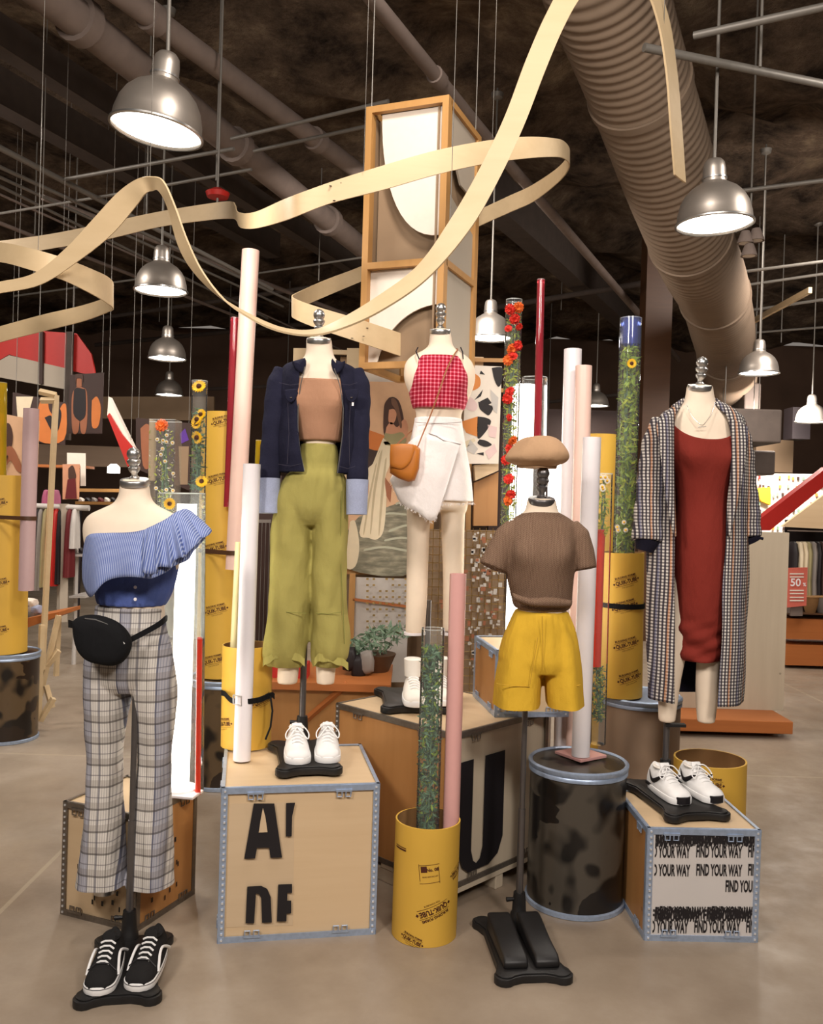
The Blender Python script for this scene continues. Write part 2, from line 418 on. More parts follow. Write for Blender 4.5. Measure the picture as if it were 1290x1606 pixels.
for a, b, h, r in [((1062, 85), (1330, 140), 4.0, .022), ((1150, 42), (1330, 2), 4.1, .02), ((1180, 297), (1330, 278), 4.0, .016), ((1175, 425), (1330, 405), 4.1, .016), ((1178, 446), (1330, 424), 4.2, .016), ((1175, 487), (1330, 464), 4.1, .018), ((1180, 522), (1330, 510), 4.1, .016)]:
    pipe('strut_rail', 'light steel rail crossing the ceiling right of the round duct', 'rail', a, b, h, r, 'rod', 'steel rails right of the duct', ext=.2)
pipe('timber_strip', 'raw timber strip slanting among the rails at right', 'strip', (1182, 503), (1270, 455), 4.0, .02, 'birch', sq=True)
# hanger rods from ceiling to rails
for u, v, h in [(340, 250, 4.0), (230, 320, 4.0), (53, 430, 4.0), (1193, 60, 4.1), (1178, 300, 4.0), (1225, 520, 4.1), (880, 470, 4.6), (500, 420, 4.3), (450, 606, 3.6), (860, 630, 3.6), (341, 306, 3.62), (250, 490, 4.5), (360, 520, 4.6)]:
    p = Z(u, v, h); tag(obj('hanger_rod', tube([p-Vector((0, 0, .15)), (p.x, p.y, 5.45)], .008, 8), MAT['rod']), 'thin threaded rod dropping from the ceiling to a rail', 'rod', 'threaded hanger rods')
tag(obj('alarm_bell', join(lathe([(.02, .0), (.07, .01), (.08, .04), (.03, .07)], Z(341, 312, 3.6))), MAT['redsign']), 'small red alarm bell under the ceiling above the wooden ribbon', 'alarm bell')
# round corrugated duct
pts = cr([(885, -190, 4.9), (940, -40, 5.3), (1020, 190, 6.4), (1082, 375, 7.7), (1120, 465, 9.2), (1140, 560, 11.3), (1150, 640, 14)], 130)
pw_ = [W(*p) for p in pts]; L_ = 0; RR = []
for i, p in enumerate(pw_):
    if i: L_ += (p-pw_[i-1]).length
    RR.append(.345+.006*sin(L_*2*pi/.075)+.004*sin(L_*3.3))
MAT['duct'] = plain('duct_wrap', S(128, 110, 93), .8, nz=.12, sc=5, spec=.3)
dt = obj('round_duct', tube(pw_, RR, 48), MAT['duct'], sharp=80); tag(dt, 'wide round corrugated air duct crossing the ceiling at right', 'duct')
for i in (230, 390, 520, 640):
    p, q = pw_[i], pw_[i+4]; dv = (q-p).normalized(); obj('duct_band', tube([p-dv*.03, p+dv*.03], .362, 48), MAT['duct'], dt, world=True)
# boxy ducts at the far right
for k, (u0, v0, u1, v1, d, lb) in enumerate([(1150, 640, 1225, 695, 10, 'brown box duct under the far right ceiling, upper one'), (1140, 705, 1215, 745, 11, 'lower brown box duct above the bright back wall'), (1168, 600, 1192, 650, 12, 'short vertical box duct behind the right pendant lamp')]):
    p, q = W(u0, v0, d), W(u1, v1, d); tag(obj('box_duct', box(((p.x+q.x)/2, d+.5, (p.z+q.z)/2), (q.x-p.x, 1.0, p.z-q.z)), MAT['pipe_d'], smooth=False, bake=[m_bevel(.02)]), lb, 'duct')
# twin spotlight cluster right
for u, v in [(1168, 382), (1185, 378), (1174, 402)]:
    p = W(u, v, 6.5); o = obj('spotlight', lathe([(.03, .09), (.045, .05), (.06, 0), (.052, .002)], p, 20), MAT['pipe']); tag(o, 'small spotlight head in a cluster below the rail right of the duct', 'spotlight', 'spotlight heads right of the duct')
    obj('lens', lathe([(.05, 0), (.001, -.01)], p+Vector((0, 0, .003)), 20), MAT['whitesign'], o, world=True)
# ------------------------------------------------------------------ pendant lamps
prof = [(.2, 0), (.206, .006), (.198, .02), (.195, .06), (.18, .115), (.158, .155), (.125, .19), (.085, .215), (.064, .228), (.062, .25), (.06, .30), (.054, .335), (.04, .352), (.018, .36)]
inner = [(.018, .35), (.05, .325), (.055, .24), (.08, .205), (.12, .18), (.15, .148), (.172, .11), (.187, .06), (.192, .01), (.2, 0)]
sh = lathe(prof+inner[::1][0:0], n=48, cap0=False, cap1=True); si = lathe(inner, n=48, cap0=False, cap1=False)
def lamp(u, v, d, label, tilt=0, power=26):
    p = W(u, v, d); t = thing('pendant_lamp', label, 'lamp', p, 0, 'pendant lamps')
    Mt = Matrix.Rotation(tilt, 4, 'Y')
    obj('lamp_shade', xf(join(sh, si), Mt), MAT['alu'], t)
    obj('lip_ring', xf(lathe([(.199, -.004), (.209, 0), (.209, .008), (.199, .01)], n=48, cap0=False, cap1=False), Mt), MAT['steel'], t)
    obj('diffuser', xf(lathe([(.001, .006), (.1, .006), (.196, .012)], n=48, cap0=False, cap1=False), Mt), MAT['lampglow'], t)
    obj('cap_ring', xf(lathe([(.0665, .245), (.0665, .253)], n=32), Mt), MAT['steel'], t)
    top = Mt @ Vector((0, 0, .35)); obj('rod', tube([top, (top.x, top.y, 5.45-p.z)], .009, 10), MAT['rod'], t)
    obj('canopy', lathe([(.06, 5.40-p.z), (.05, 5.36-p.z), (.015, 5.34-p.z)], (top.x, top.y, 0), 20), MAT['rod'], t)
    L = bpy.data.lights.new('lamp_light', 'AREA'); L.shape = 'DISK'; L.size = .36; L.energy = power*.4; L.color = (1, .92, .82)
    lo = bpy.data.objects.new('lamp_light', L); COL.objects.link(lo); lo.parent = t; lo.location = (0, 0, -.03)
    return t
lamp(245, 207, 4.0, 'largest pendant lamp, at upper left on a pale rod', radians(7), 40)
lamp(252, 457, 6.95, 'second pendant lamp from the left front, below the wooden loop', power=45)
lamp(262, 563, 9.6, 'third pendant lamp of the left row, above the sunflower tube', power=60)
lamp(265, 620, 13.2, 'small distant pendant lamp, last of the left row', power=60)
lamp(1120, 353, 4.83, 'large pendant lamp at right in front of the round duct', radians(-2), 40)
lamp(1189, 586, 9.27, 'middle pendant lamp at right below the duct end', power=60)
lamp(1272, 662, 11.5, 'distant pendant lamp at the right edge above the bright wall', power=60)
lamp(768, 531, 8.2, 'pendant lamp half hidden behind the framed column', power=50)
lamp(934, 637, 14, 'tiny distant pendant lamp behind the pink and white tubes', power=60)
# ------------------------------------------------------------------ bent plywood ribbons
def ribbon(rows, label, th=.006, ends=None):
    """rows: (uA,vA,dA,uB,vB,dB) the two long edges"""
    R = cr(rows, 8); A = [[W(a, b, c), W(d, e, f)] for a, b, c, d, e, f in R]
    A2 = [[p, p.lerp(q, .5), q] for p, q in A]
    o = obj('plywood_ribbon', grid(A2), MAT['birch'], bake=[m_solid(th)], sharp=50); return tag(o, label, 'ribbon'), A
r1, A1 = ribbon([(-60, 452, 3.35, -60, 470, 3.35), (0, 442, 3.3, 0, 460, 3.3), (55, 428, 3.25, 65, 446, 3.25), (105, 388, 3.2, 125, 408, 3.2), (145, 345, 3.15, 175, 368, 3.15), (185, 302, 3.1, 212, 325, 3.1), (215, 281, 3.05, 228, 304, 3.05), (236, 277, 3.0, 240, 299, 3.05), (256, 284, 2.95, 250, 300, 3.0),
 (275, 325, 2.95, 263, 325, 3.02), (293, 375, 2.95, 280, 385, 3.0), (317, 425, 2.95, 303, 425, 3.0), (352, 470, 2.92, 340, 462, 2.97), (395, 501, 2.85, 385, 490, 2.92), (440, 520, 2.75, 440, 514, 2.86), (490, 526, 2.65, 490, 518, 2.76), (540, 514, 2.6, 530, 503, 2.66), (600, 486, 2.55, 590, 467, 2.6), (670, 437, 2.52, 655, 417, 2.55), (735, 362, 2.5, 706, 345, 2.52), (780, 285, 2.5, 750, 268, 2.5), (820, 200, 2.5, 790, 185, 2.5), (855, 110, 2.5, 824, 95, 2.5), (885, 40, 2.5, 856, 22, 2.5), (915, -10, 2.52, 890, -35, 2.52), (960, -50, 2.55, 950, -85, 2.6), (1005, -28, 2.6, 1010, -65, 2.7), (1030, 30, 2.65, 1045, 20, 2.75), (1044, 110, 2.7, 1060, 110, 2.8), (1051, 200, 2.75, 1068, 200, 2.82), (1057, 274, 2.8, 1074, 287, 2.85)],
 'long thin bent plywood ribbon swooping in a wave from left edge over the top right')
r2, A2_ = ribbon([(-60, 385, 5.9, -60, 412, 5.9), (0, 378, 5.8, 0, 404, 5.8), (80, 367, 5.7, 80, 390, 5.7), (160, 351, 5.6, 160, 377, 5.6), (250, 332, 5.45, 250, 356, 5.45), (330, 319, 5.25, 330, 345, 5.25), (362, 316, 5.1, 362, 343, 5.1), (369, 322, 4.95, 371, 346, 4.95), (374, 333, 4.7, 378, 357, 4.7), (402, 332, 4.3, 402, 358, 4.3), (450, 311, 3.75, 450, 345, 3.75), (515, 287, 3.7, 515, 320, 3.7), (600, 260, 3.65, 600, 298, 3.65), (680, 237, 3.65, 680, 275, 3.65), (755, 222, 3.7, 755, 258, 3.7), (820, 215, 3.8, 820, 249, 3.8), (868, 217, 3.95, 868, 246, 3.95), (886, 224, 4.1, 886, 250, 4.1), (892, 240, 4.3, 892, 262, 4.3), (876, 262, 4.5, 878, 283, 4.5), (835, 290, 4.8, 838, 315, 4.8), (797, 308, 5.0, 797, 334, 5.0), (740, 335, 5.15, 740, 360, 5.15), (650, 382, 5.2, 650, 406, 5.2), (565, 418, 5.1, 565, 442, 5.1), (510, 439, 4.9, 510, 465, 4.9), (470, 457, 4.65, 470, 483, 4.65), (458, 464, 4.4, 458, 494, 4.4), (466, 470, 4.25, 466, 502, 4.25), (500, 482, 4.2, 500, 516, 4.2), (560, 500, 4.2, 560, 536, 4.2), (620, 520, 4.35, 620, 556, 4.35), (690, 545, 4.6, 690, 580, 4.6), (742, 562, 4.8, 742, 594, 4.8)],
 'wide bent plywood ribbon looping round the tall framed column')
for (u, v, d) in [(518, 289, 3.69), (535, 285, 3.69), (524, 312, 3.69), (540, 306, 3.69), (576, 512, 4.22), (570, 525, 4.2), (552, 528, 4.18)]:
    obj('screw_head', lathe([(.006, -.006), (.005, -.008)], W(u, v, d-.002), 10), MAT['pole'], r2, world=True)
r3, A3 = ribbon([(-60, 378, 3.6, -60, 408, 3.6), (0, 380, 3.4, 0, 411, 3.4), (50, 390, 3.3, 50, 424, 3.3), (100, 405, 3.3, 100, 440, 3.3), (145, 423, 3.4, 145, 462, 3.4), (168, 434, 3.55, 165, 474, 3.55), (177, 446, 3.75, 177, 484, 3.75), (168, 465, 3.95, 168, 490, 3.95), (130, 479, 4.1, 130, 504, 4.1), (70, 493, 4.2, 70, 519, 4.2), (0, 512, 4.3, 0, 537, 4.3), (-60, 530, 4.4, -60, 556, 4.4)],
 'short plywood ribbon loop entering from the left edge')
for (u, v, d) in [(235, 278, 3.02), (706, 345, 2.52), (1040, 60, 2.7), (570, 268, 3.65), (772, 216, 3.7), (100, 362, 5.68), (60, 392, 3.3)]:
    p = W(u, v, d); tag(obj('suspension_wire', tube([p, (p.x, p.y, 5.45)], .0012, 6), MAT['rod']), 'hair-thin wire holding a plywood ribbon from the ceiling', 'wire', 'ribbon suspension wires')
# ------------------------------------------------------------------ hanging framed column
c0 = W(704, 148, 4.2); cl = W(574, 168, 4.36); cr_ = W(757, 212, 4.65)
ang = atan2(c0.y-cl.y, c0.x-cl.x); Wc = hypot(c0.x-cl.x, c0.y-cl.y); Dc = hypot(cr_.x-c0.x, cr_.y-c0.y)
z1 = c0.z; z0 = W(700, 575, 4.2).z; Hc = z1-z0; zj = W(700, 413, 4.2).z-z0
T = thing('framed_column', 'tall hanging column of oak frames with curved white and grey panels', 'column', (c0.x, c0.y, z0), ang)
def fr(a, b): return obj('frame_bar', box(((a[0]+b[0])/2, (a[1]+b[1])/2, (a[2]+b[2])/2), (abs(b[0]-a[0]), abs(b[1]-a[1]), abs(b[2]-a[2]))), MAT['oak'], T, smooth=False)
s_ = .032
for x0 in (-Wc, -s_):
    for y0 in (0, Dc-s_): fr((x0, y0, 0), (x0+s_, y0+s_+.02, Hc))
for zz in (0, zj, Hc-s_):
    fr((-Wc+s_, 0, zz), (-s_, s_, zz+s_)); fr((-Wc+s_, Dc-s_, zz), (-s_, Dc, zz+s_)); fr((-s_, s_, zz), (0, Dc-s_, zz+s_)); fr((-Wc, s_, zz), (-Wc+s_, Dc-s_, zz+s_))
def wallp(poly, y, mat, th=.01, side=False):
    g = prism(poly, -th/2, th/2); M = Matrix.Rotation(radians(90), 4, 'X')
    V = [(v[0], y-v[2], v[1]) if not side else (y+v[2], v[0], v[1]) for v in g[0]]
    return obj('curved_panel', (V, g[1]), MAT[mat], T, smooth=False)
wallp([(-Wc+s_, zj+s_), (-s_, zj+s_), (-s_, Hc-s_), (-Wc+s_, Hc-s_)], .11, 'brownpanel')
arc = [(-s_, zj+.10*0+.13)] + [(-Wc+s_+.03+(Wc-.1)*(1-cos(a))*1.0, zj+.13+ (Hc-s_-zj-.13)*(1-sin(a))*1.0) for a in [radians(x) for x in range(84, -1, -6)]]
curve = [(-.03-(Wc-.10)*cos(radians(a))**.8, Hc-s_-(Hc-zj-.18)*sin(radians(a))) for a in range(0, 91, 6)]
wallp(curve+[(-s_, Hc-s_)], .045, 'whitesign')
wallp([(-Wc+s_, s_), (-s_, s_), (-s_, zj), (-Wc+s_, zj)], .09, 'brownpanel')
cx_, cz_, rr_ = -.03, -.04, .33
hol = [(cx_-rr_*sin(radians(a)), cz_+rr_*1.05*cos(radians(a))) for a in range(0, 91, 6)]; hol = [(x, max(z, s_)) for x, z in hol]
wallp([(-s_, zj), (-Wc+s_, zj), (-Wc+s_, s_)]+hol[::-1]+[(-s_, hol[0][1])], .045, 'whitesign')
wallp([(s_, s_), (Dc-s_, s_), (Dc-s_, zj*1.55), (s_, Hc-.42)], -.02, 'greypanel', side=True)
wallp([(s_, Hc-s_), (Dc-s_, Hc-s_), (Dc-s_, Hc-.35), (.25, Hc-.34), (.12, Hc-.22), (.05, Hc-.12)], -.02, 'greypanel', side=True)
wallp([(s_, s_), (Dc-s_, s_), (Dc-s_, Hc-s_), (s_, Hc-s_)], -.06, 'brownpanel', side=True)
wallp([(s_, s_), (Dc-s_, s_), (Dc-s_, Hc-s_), (s_, Hc-s_)], -Wc+.02, 'brownpanel', side=True)
for x0, y0 in ((-Wc+.02, .02), (-.02, Dc-.02)): obj('hanging_wire', tube([(x0, y0, Hc), (x0, y0, 5.45-z0)], .003, 6), MAT['rod'], T)
# ================================================================== CRATES
def crate(name, label, A, B, depth, h, z=0, mats=('ply', 'trim'), group=None, sides=None, rivets=True):
    """A,B = front bottom corners (world); origin at the middle of the base"""
    A, B = Vector(A), Vector(B); w_ = hypot(B.x-A.x, B.y-A.y); a = atan2(B.y-A.y, B.x-A.x)
    n = Vector((-sin(a), cos(a), 0)); c = (A+B)/2+n*depth/2
    t = thing(name, label, 'crate', (c.x, c.y, z), a, group); t['w'] = w_; t['d'] = depth
    e = .022; tt = .004
    obj('panel_body', box((0, 0, h/2), (w_-.012, depth-.012, h-.01)), MAT[mats[0]], t, smooth=False)
    if sides:
        obj('side_panel', box((-w_/2+.004, 0, h/2), (.006, depth-.03, h-.03)), MAT[sides], t, smooth=False)
        obj('side_panel', box((w_/2-.004, 0, h/2), (.006, depth-.03, h-.03)), MAT[sides], t, smooth=False)
    X, Y = w_/2, depth/2
    for sx in (-1, 1):
        for sy in (-1, 1):
            g = join(box((sx*X, sy*(Y-e/2), h/2), (tt, e, h)), box((sx*(X-e/2), sy*Y, h/2), (e, tt, h)))
            if rivets:
                k = int(h/.022)
                for i in range(k): g = join(g, box((sx*(X-e*.55), sy*(Y+.003), (i+.5)*h/k), (.006, .004, .006)))
            o = obj('corner_trim', g, MAT[mats[1]], t, smooth=False)
            if rivets and sy < 0:
                g2 = ([], []); k = int(h/.022)
                for i in range(k): g2 = join(g2, box((sx*(X-e*.55), sy*(Y+.0045), (i+.5)*h/k), (.007, .004, .007)))
                obj('rivets', g2, MAT['rivet'], o, smooth=False)
    for zz in (0, 1):
        zc = e/2 if zz == 0 else h-e/2; zp = 0.002 if zz == 0 else h
        for sy in (-1, 1): obj('edge_trim', join(box((0, sy*Y, zc), (w_, tt*1.4, e)), box((0, sy*(Y-e/4), zp), (w_, e/2, tt))), MAT[mats[1]], t, smooth=False)
        for sx in (-1, 1): obj('edge_trim', join(box((sx*X, 0, zc), (tt*1.4, depth, e)), box((sx*(X-e/4), 0, zp), (e/2, depth, tt))), MAT[mats[1]], t, smooth=False)
    def clip(cx, cz, face):
        g = ([], []); up = 1 if cz < h/2 else -1
        for dx in (-.016, .016):
            P = [(cx+dx-.009, 0, cz), (cx+dx-.009, 0, cz+up*.022), (cx+dx+.009, 0, cz+up*.022), (cx+dx+.009, 0, cz)]
            g = join(g, tube(P, .0028, 6))
        g = join(g, box((cx, 0, cz), (.06, .005, .008)))
        if face == 'f': V = [(v[0], -Y-.005+v[1], v[2]) for v in map(Vector, g[0])]
        elif face == 'r': V = [(X+.005-v[1], v[0], v[2]) for v in map(Vector, g[0])]
        else: V = [(-X-.005+v[1], v[0], v[2]) for v in map(Vector, g[0])]
        obj('spring_clip', (V, g[1]), MAT[mats[1]], t)
    for f, ww in (('f', w_), ('r', depth), ('l', depth)):
        for cx in (-ww*.29, ww*.27):
            clip(cx, .02, f); clip(cx, h-.02, f)
    return t
def facepts(t, poly, y, th=.0010, parent=None, name='lettering', mat='ink', face='f'):
    g = prism(poly, 0, th)
    V = [(v[0], y-v[2], v[1]) for v in g[0]] if face == 'f' else [(y+v[2], v[0], v[1]) for v in g[0]]
    return obj(name, (V, g[1]), MAT[mat], parent or t, smooth=False)
def textface(t, s, cx, cz, size, sx, bold, y, name='lettering', mat='ink', face='f', clip=None, ext=.0008, parent=None):
    V, F = text(s, size, sx, bold)
    if clip:
        bm = bmesh.new(); vs = [bm.verts.new((v.x+cx, v.y+cz, 0)) for v in V]
        for f in F:
            try: bm.faces.new([vs[i] for i in f])
            except Exception: pass
        for (co_, no) in (((clip[0], 0, 0), (-1, 0, 0)), ((clip[1], 0, 0), (1, 0, 0)), ((0, clip[2], 0), (0, -1, 0)), ((0, clip[3], 0), (0, 1, 0))):
            bmesh.ops.bisect_plane(bm, geom=bm.verts[:]+bm.edges[:]+bm.faces[:], plane_co=co_, plane_no=no, clear_outer=True)
        bm.verts.index_update(); V = [v.co.copy() for v in bm.verts]; F = [tuple(v.index for v in f.verts) for f in bm.faces]; bm.free()
    else: V = [Vector((v.x+cx, v.y+cz, 0)) for v in V]
    if face == 'f': V = [(v.x, y, v.y) for v in V]
    else: V = [(y, v.x, v.y) for v in V]
    return obj(name, (V, F), MAT[mat], parent or t, smooth=False)
MAT['ply_p'] = wood('pale_plywood', S(206, 182, 150), S(190, 164, 130), 0, 2.5)
A, B = Z(341, 1480, 0), Z(588, 1465, 0)
CR1 = crate('plywood_crate', 'plywood crate with silver edges and cropped giant black letters, under the denim jacket dress form', A, B, .54, .56)
w1 = CR1['w']
def face_fn(A, B, h, w_, sl=None):
    """pixel -> (x,z) on the crate front"""
    A, B = Vector(A), Vector(B); dv = (B-A).normalized(); n = Vector((-dv.y, dv.x, 0))
    def f(u, v):
        r = ray(u, v); s = (A-CAM).dot(n)/r.dot(n); p = CAM+r*s; return ((p-A).dot(dv)-w_/2, p.z)
    return f
f1 = face_fn(A, B, .56, w1)
def px(f, pts): return [f(u, v) for u, v in pts]
# view crop 4: factor 2.932, origin (320,1130)
q4 = lambda L: [(320+x/2.932, 1130+y/2.932) for x, y in L]
d1 = .27+.0035
facepts(CR1, px(f1, q4([(184, 634), (228, 380), (322, 380), (358, 628), (304, 630), (299, 583), (243, 584), (234, 632)])), -d1, name='letter_a')
facepts(CR1, px(f1, q4([(251, 512), (291, 510), (281, 440), (270, 400), (262, 440)])), -d1-.0005, .003, name='letter_counter', mat='ply_p')
facepts(CR1, px(f1, q4([(376, 378), (418, 376), (404, 440), (402, 530), (375, 532)])), -d1, name='letter_fragment')
facepts(CR1, px(f1, q4([(190, 930), (198, 762), (262, 758), (290, 772), (306, 810), (311, 926), (266, 928), (262, 815), (252, 796), (238, 793), (230, 930)])), -d1, name='letter_fragment')
facepts(CR1, px(f1, q4([(334, 922), (340, 752), (404, 750), (404, 790), (383, 791), (381, 826), (400, 826), (400, 884), (379, 886), (378, 921)])), -d1, name='letter_fragment')
facepts(CR1, px(f1, q4([(120, 385), (415, 378), (408, 945), (100, 955)])), -.2645, .0004, name='pale_patch', mat='ply_p')
# crate behind the plaid trousers
F0 = Z(212, 1463, 0); L0 = Z(95, 1433, 0); R0_ = Z(325, 1415, 0)
CR2 = crate('plywood_crate', 'amber plywood crate with scattered ink flecks, corner forward behind the plaid trousers', L0, F0, .36, .43, mats=('ply', 'trim_b'), sides='ply_o')
w2 = CR2['w']
for i in range(22):
    x, z = random.uniform(-w2/2+.07, w2/2-.03), random.uniform(.05, .22); k = random.choice([.003, .005])
    facepts(CR2, [(x-k, z-.009), (x+k, z-.009), (x+k, z+.009), (x-k, z+.009)], -.1815, name='ink_fleck')
for i in range(22):
    x, z = random.uniform(-.16, .06), random.uniform(.05, .32); k = random.choice([.003, .005])
    facepts(CR2, [(x-k, z-.009), (x+k, z-.009), (x+k, z+.009), (x-k, z+.009)], w2/2+.0072, name='ink_fleck', face='r')
# big centre crate, corner forward, on a low pallet
F3, L3, R3 = Z(722, 1428, .07), None, None
F3 = Vector((.192, 3.47, .08)); L3 = Vector((-.31, 3.95, .08)); R3 = Vector((.668, 3.90, .08))
w3 = hypot(F3.x-L3.x, F3.y-L3.y); d3 = hypot(R3.x-F3.x, R3.y-F3.y)
CR3 = crate('plywood_crate', 'large plywood crate with a giant black letter U on a low pallet, centre', L3, F3, d3, .62, .08, mats=('ply_g', 'trim_b'))
obj('amber_face', box((0, -d3/2+.004, .31), (w3-.04, .006, .58)), MAT['ply_o'], CR3, smooth=False)
obj('top_board', box((0, 0, .615), (w3-.02, d3-.02, .008)), MAT['ply'], CR3, smooth=False)
def rf(y, z): return (y, z)
UX = w3/2+.002
yo = lambda s: -d3/2+s
U_ = [(yo(.045), .50), (yo(.045), .14), (yo(.07), .075), (yo(.11), .045), (yo(.24), .045), (yo(.30), .075), (yo(.33), .14), (yo(.33), .50), (yo(.20), .50), (yo(.20), .13), (yo(.185), .085), (yo(.16), .07), (yo(.14), .085), (yo(.125), .13), (yo(.125), .50)]
facepts(CR3, U_, UX, name='letter_u', face='r')
pl = thing('pallet', 'low whitewashed timber pallet under the big letter U crate', 'pallet', (CR3.location.x, CR3.location.y, 0), CR3.rotation_euler.z)
for y in (-d3/2+.03, 0, d3/2-.03): obj('runner', box((0, y, .03), (w3, .05, .06)), MAT['ply_g'], pl, smooth=False, bake=[m_bevel(.004)])
for x in (-w3/2+.03, 0, w3/2-.03): obj('deck_board', box((x, 0, .07), (.07, d3, .018)), MAT['ply_g'], pl, smooth=False)
# small crate on the big one
F4 = Z(776, 1125, .70)
CR4 = crate('small_crate', 'small plywood crate sitting on the big letter U crate behind the yellow shorts', F4, F4+Vector((.32, .05, 0)), .42, .285, .70, mats=('ply', 'trim'), sides='ply_o')
# crate under the coat dress form
A5, B5 = Z(1010, 1475, 0), Z(1187, 1478, 0)
CR5 = crate('plywood_crate', 'small silver-edged crate printed all over with FIND YOUR WAY, under the coat dress form', A5, B5, .44, .42, sides='ply_o')
w5 = CR5['w']; f5 = face_fn(A5, B5, .42, w5)
obj('grey_face', box((0, -.22+.0036, .21), (w5-.044, .006, .376)), MAT['greyface'], CR5, smooth=False)
q8 = lambda x, y: (960+x/3.909, 1120+y/3.909)
X0, X1 = f5(*q8(255, 1000))[0], f5(*q8(862, 1000))[0]
def fyw(s, u, v0, v1, dx=0, wpx=None, y=-.2215):
    (xa, za), (xb, zb) = f5(*q8(u, v0)), f5(*q8(u, v1)); hgt = za-zb
    V, F = text(s, 1, 1, .0); wd = max(v.x for v in V)-min(v.x for v in V)
    xe = f5(*q8(u+wpx, v0))[0]; sz = hgt/.72; sx = (xe-xa)/(wd*sz)
    textface(CR5, s, (xa+xe)/2, (za+zb)/2+.0, sz, sx, .032*sz, y, clip=(X0, X1, .02, .4))
for v0, v1 in ((808, 880), (922, 992), (1268, 1342)):
    o_ = -12 if v0 > 1200 else 0
    fyw('FIND YOUR WAY', 195+o_, v0, v1, wpx=278); fyw('FIND YOUR WAY', 514+o_, v0, v1, wpx=278); fyw('FIND YOUR WAY', 832+o_, v0, v1, wpx=278)
fyw('FIND YOUR WAY', 693, 1022, 1092, wpx=278)
for k, (du, dv) in enumerate([(0, 0), (14, 10), (-20, 14), (28, -6)]):
    for u in (262, 580): fyw('FIND YOUR WAY', u+du, 1186+dv, 1256+dv, wpx=278, y=-.2215-.0002*k)
    for u in (180, 455, 730): fyw('FIND YOUR WAY', u+du*1.6, 728+dv, 798+dv, wpx=278, y=-.2215-.0002*k)
# ================================================================== DRUMS
def poster_drum_mat(name, c1, c2, c3):
    t = NT(name); a = t.noise(5.0, 2, (1, 1, .8)); b = t.noise(3.1, 3, (1, 1, 1.6))
    k = t.ramp(a, [(.38, c1), (.45, c2), (.56, c2), (.6, c1)]); k = t.mix(t.math('GREATER_THAN', b, .56), k, c3); t.col(k); return t.set(.3, 0, .5)
MAT['drum_floral'] = poster_drum_mat('floral_print', S(20, 18, 17), S(72, 66, 58), S(26, 23, 22))
MAT['drum_dark'] = poster_drum_mat('dark_print', S(24, 18, 14), S(92, 74, 52), S(40, 28, 20))
MAT['drum_tan'] = plain('tan_fibre', S(150, 126, 104), .6, nz=.06, sc=3)
def drum(label, x, y, r, h, mat):
    t = thing('fibre_drum', label, 'drum', (x, y, 0))
    obj('drum_wall', lathe([(r*.97, .012), (r*.97, h-.03)], n=64), MAT[mat], t)
    obj('lid', lathe([(r*.93, h-.022), (r*.93, h-.008), (r*.5, h-.006)], n=64), MAT[mat if mat != 'drum_tan' else 'trim'], t)
    obj('top_ring', lathe([(r*.97, h-.045), (r*1.0, h-.042), (r*1.0, h-.03), (r*.985, h-.026), (r*1.01, h-.02), (r*1.015, h-.006), (r*.98, h), (r*.93, h-.006), (r*.93, h-.02)], n=64, cap0=False, cap1=False), MAT['trim'], t)
    obj('bottom_ring', lathe([(r*.97, .0), (r*1.01, .002), (r*1.01, .018), (r*.97, .022)], n=64, cap0=False, cap1=False), MAT['trim'], t)
    return t
pd = Z(904, 1420, 0); drum('dark drum with grey flower print and steel rings, right of the yellow shorts', pd.x, 3.62, .2, .575, 'drum_floral')
pt_ = W(1003, 1095, 4.35); drum('plain tan fibre drum with steel ring behind the long checked coat', pt_.x, 4.35, .2, .70, 'drum_tan')
pl_ = W(12, 1030, 5.75); drum('dark picture-printed drum under yellow tubes at the left edge', pl_.x, 5.75, .2, .57, 'drum_dark')
pm_ = W(352, 1055, 5.0); drum('dark drum behind the white tubes, carrying the tall yellow tube', pm_.x, 5.0, .2, .6, 'drum_dark')
# ================================================================== TUBES
def ctube(name, label, top, bot, r, mat, cat='tube', group=None, th=.004, n=40, marks=None, closed=False):
    """hollow tube standing from bot to top (world points); local frame along z at base"""
    b, t_ = Vector(bot), Vector(top); L = (t_-b).length
    t = thing(name, label, cat, b, 0, group); dz = (t_-b).normalized(); q = Vector((0, 0, 1)).rotation_difference(dz)
    t.rotation_mode = 'XYZ'; t.rotation_euler = q.to_euler(); ROOT[t] = Matrix.Translation(b) @ q.to_matrix().to_4x4()
    return t, L
def solid_tube(name, label, top, bot, r, mat, inn=None, **k):
    t, L = ctube(name, label, top, bot, r, mat, **k); th = max(.0025, r*.05)
    obj('tube_wall', lathe([(r-th, .0), (r, .0), (r, L), (r-th, L)], n=44, cap0=False, cap1=False), MAT[mat], t)
    obj('inner_wall', lathe([(r-th, 0.0), (r-th, L)], n=44, cap0=False, cap1=False), MAT[inn or mat], t)
    return t, L
def clear_tube(name, label, top, bot, r, mat='clear', sq=False, **k):
    t, L = ctube(name, label, top, bot, r, mat, **k)
    n = 4 if sq else 40; rr = r*1.414 if sq else r
    g = lathe([(rr, 0), (rr, L)], n=n, cap0=True, cap1=False); 
    if sq: g = xf(g, Matrix.Rotation(radians(45), 4, 'Z'))
    obj('tube_wall', g, MAT[mat], t, sharp=30)
    g = lathe([(rr*.985, L-.004), (rr*1.0, L-.004), (rr*1.0, L), (rr*.985, L)], n=n, cap0=False, cap1=False)
    if sq: g = xf(g, Matrix.Rotation(radians(45), 4, 'Z'))
    obj('rim', g, MAT['rimglass'], t); return t, L
MAT['rimglass'] = acrylic('bright_rim', (.9, .92, .9), .5)
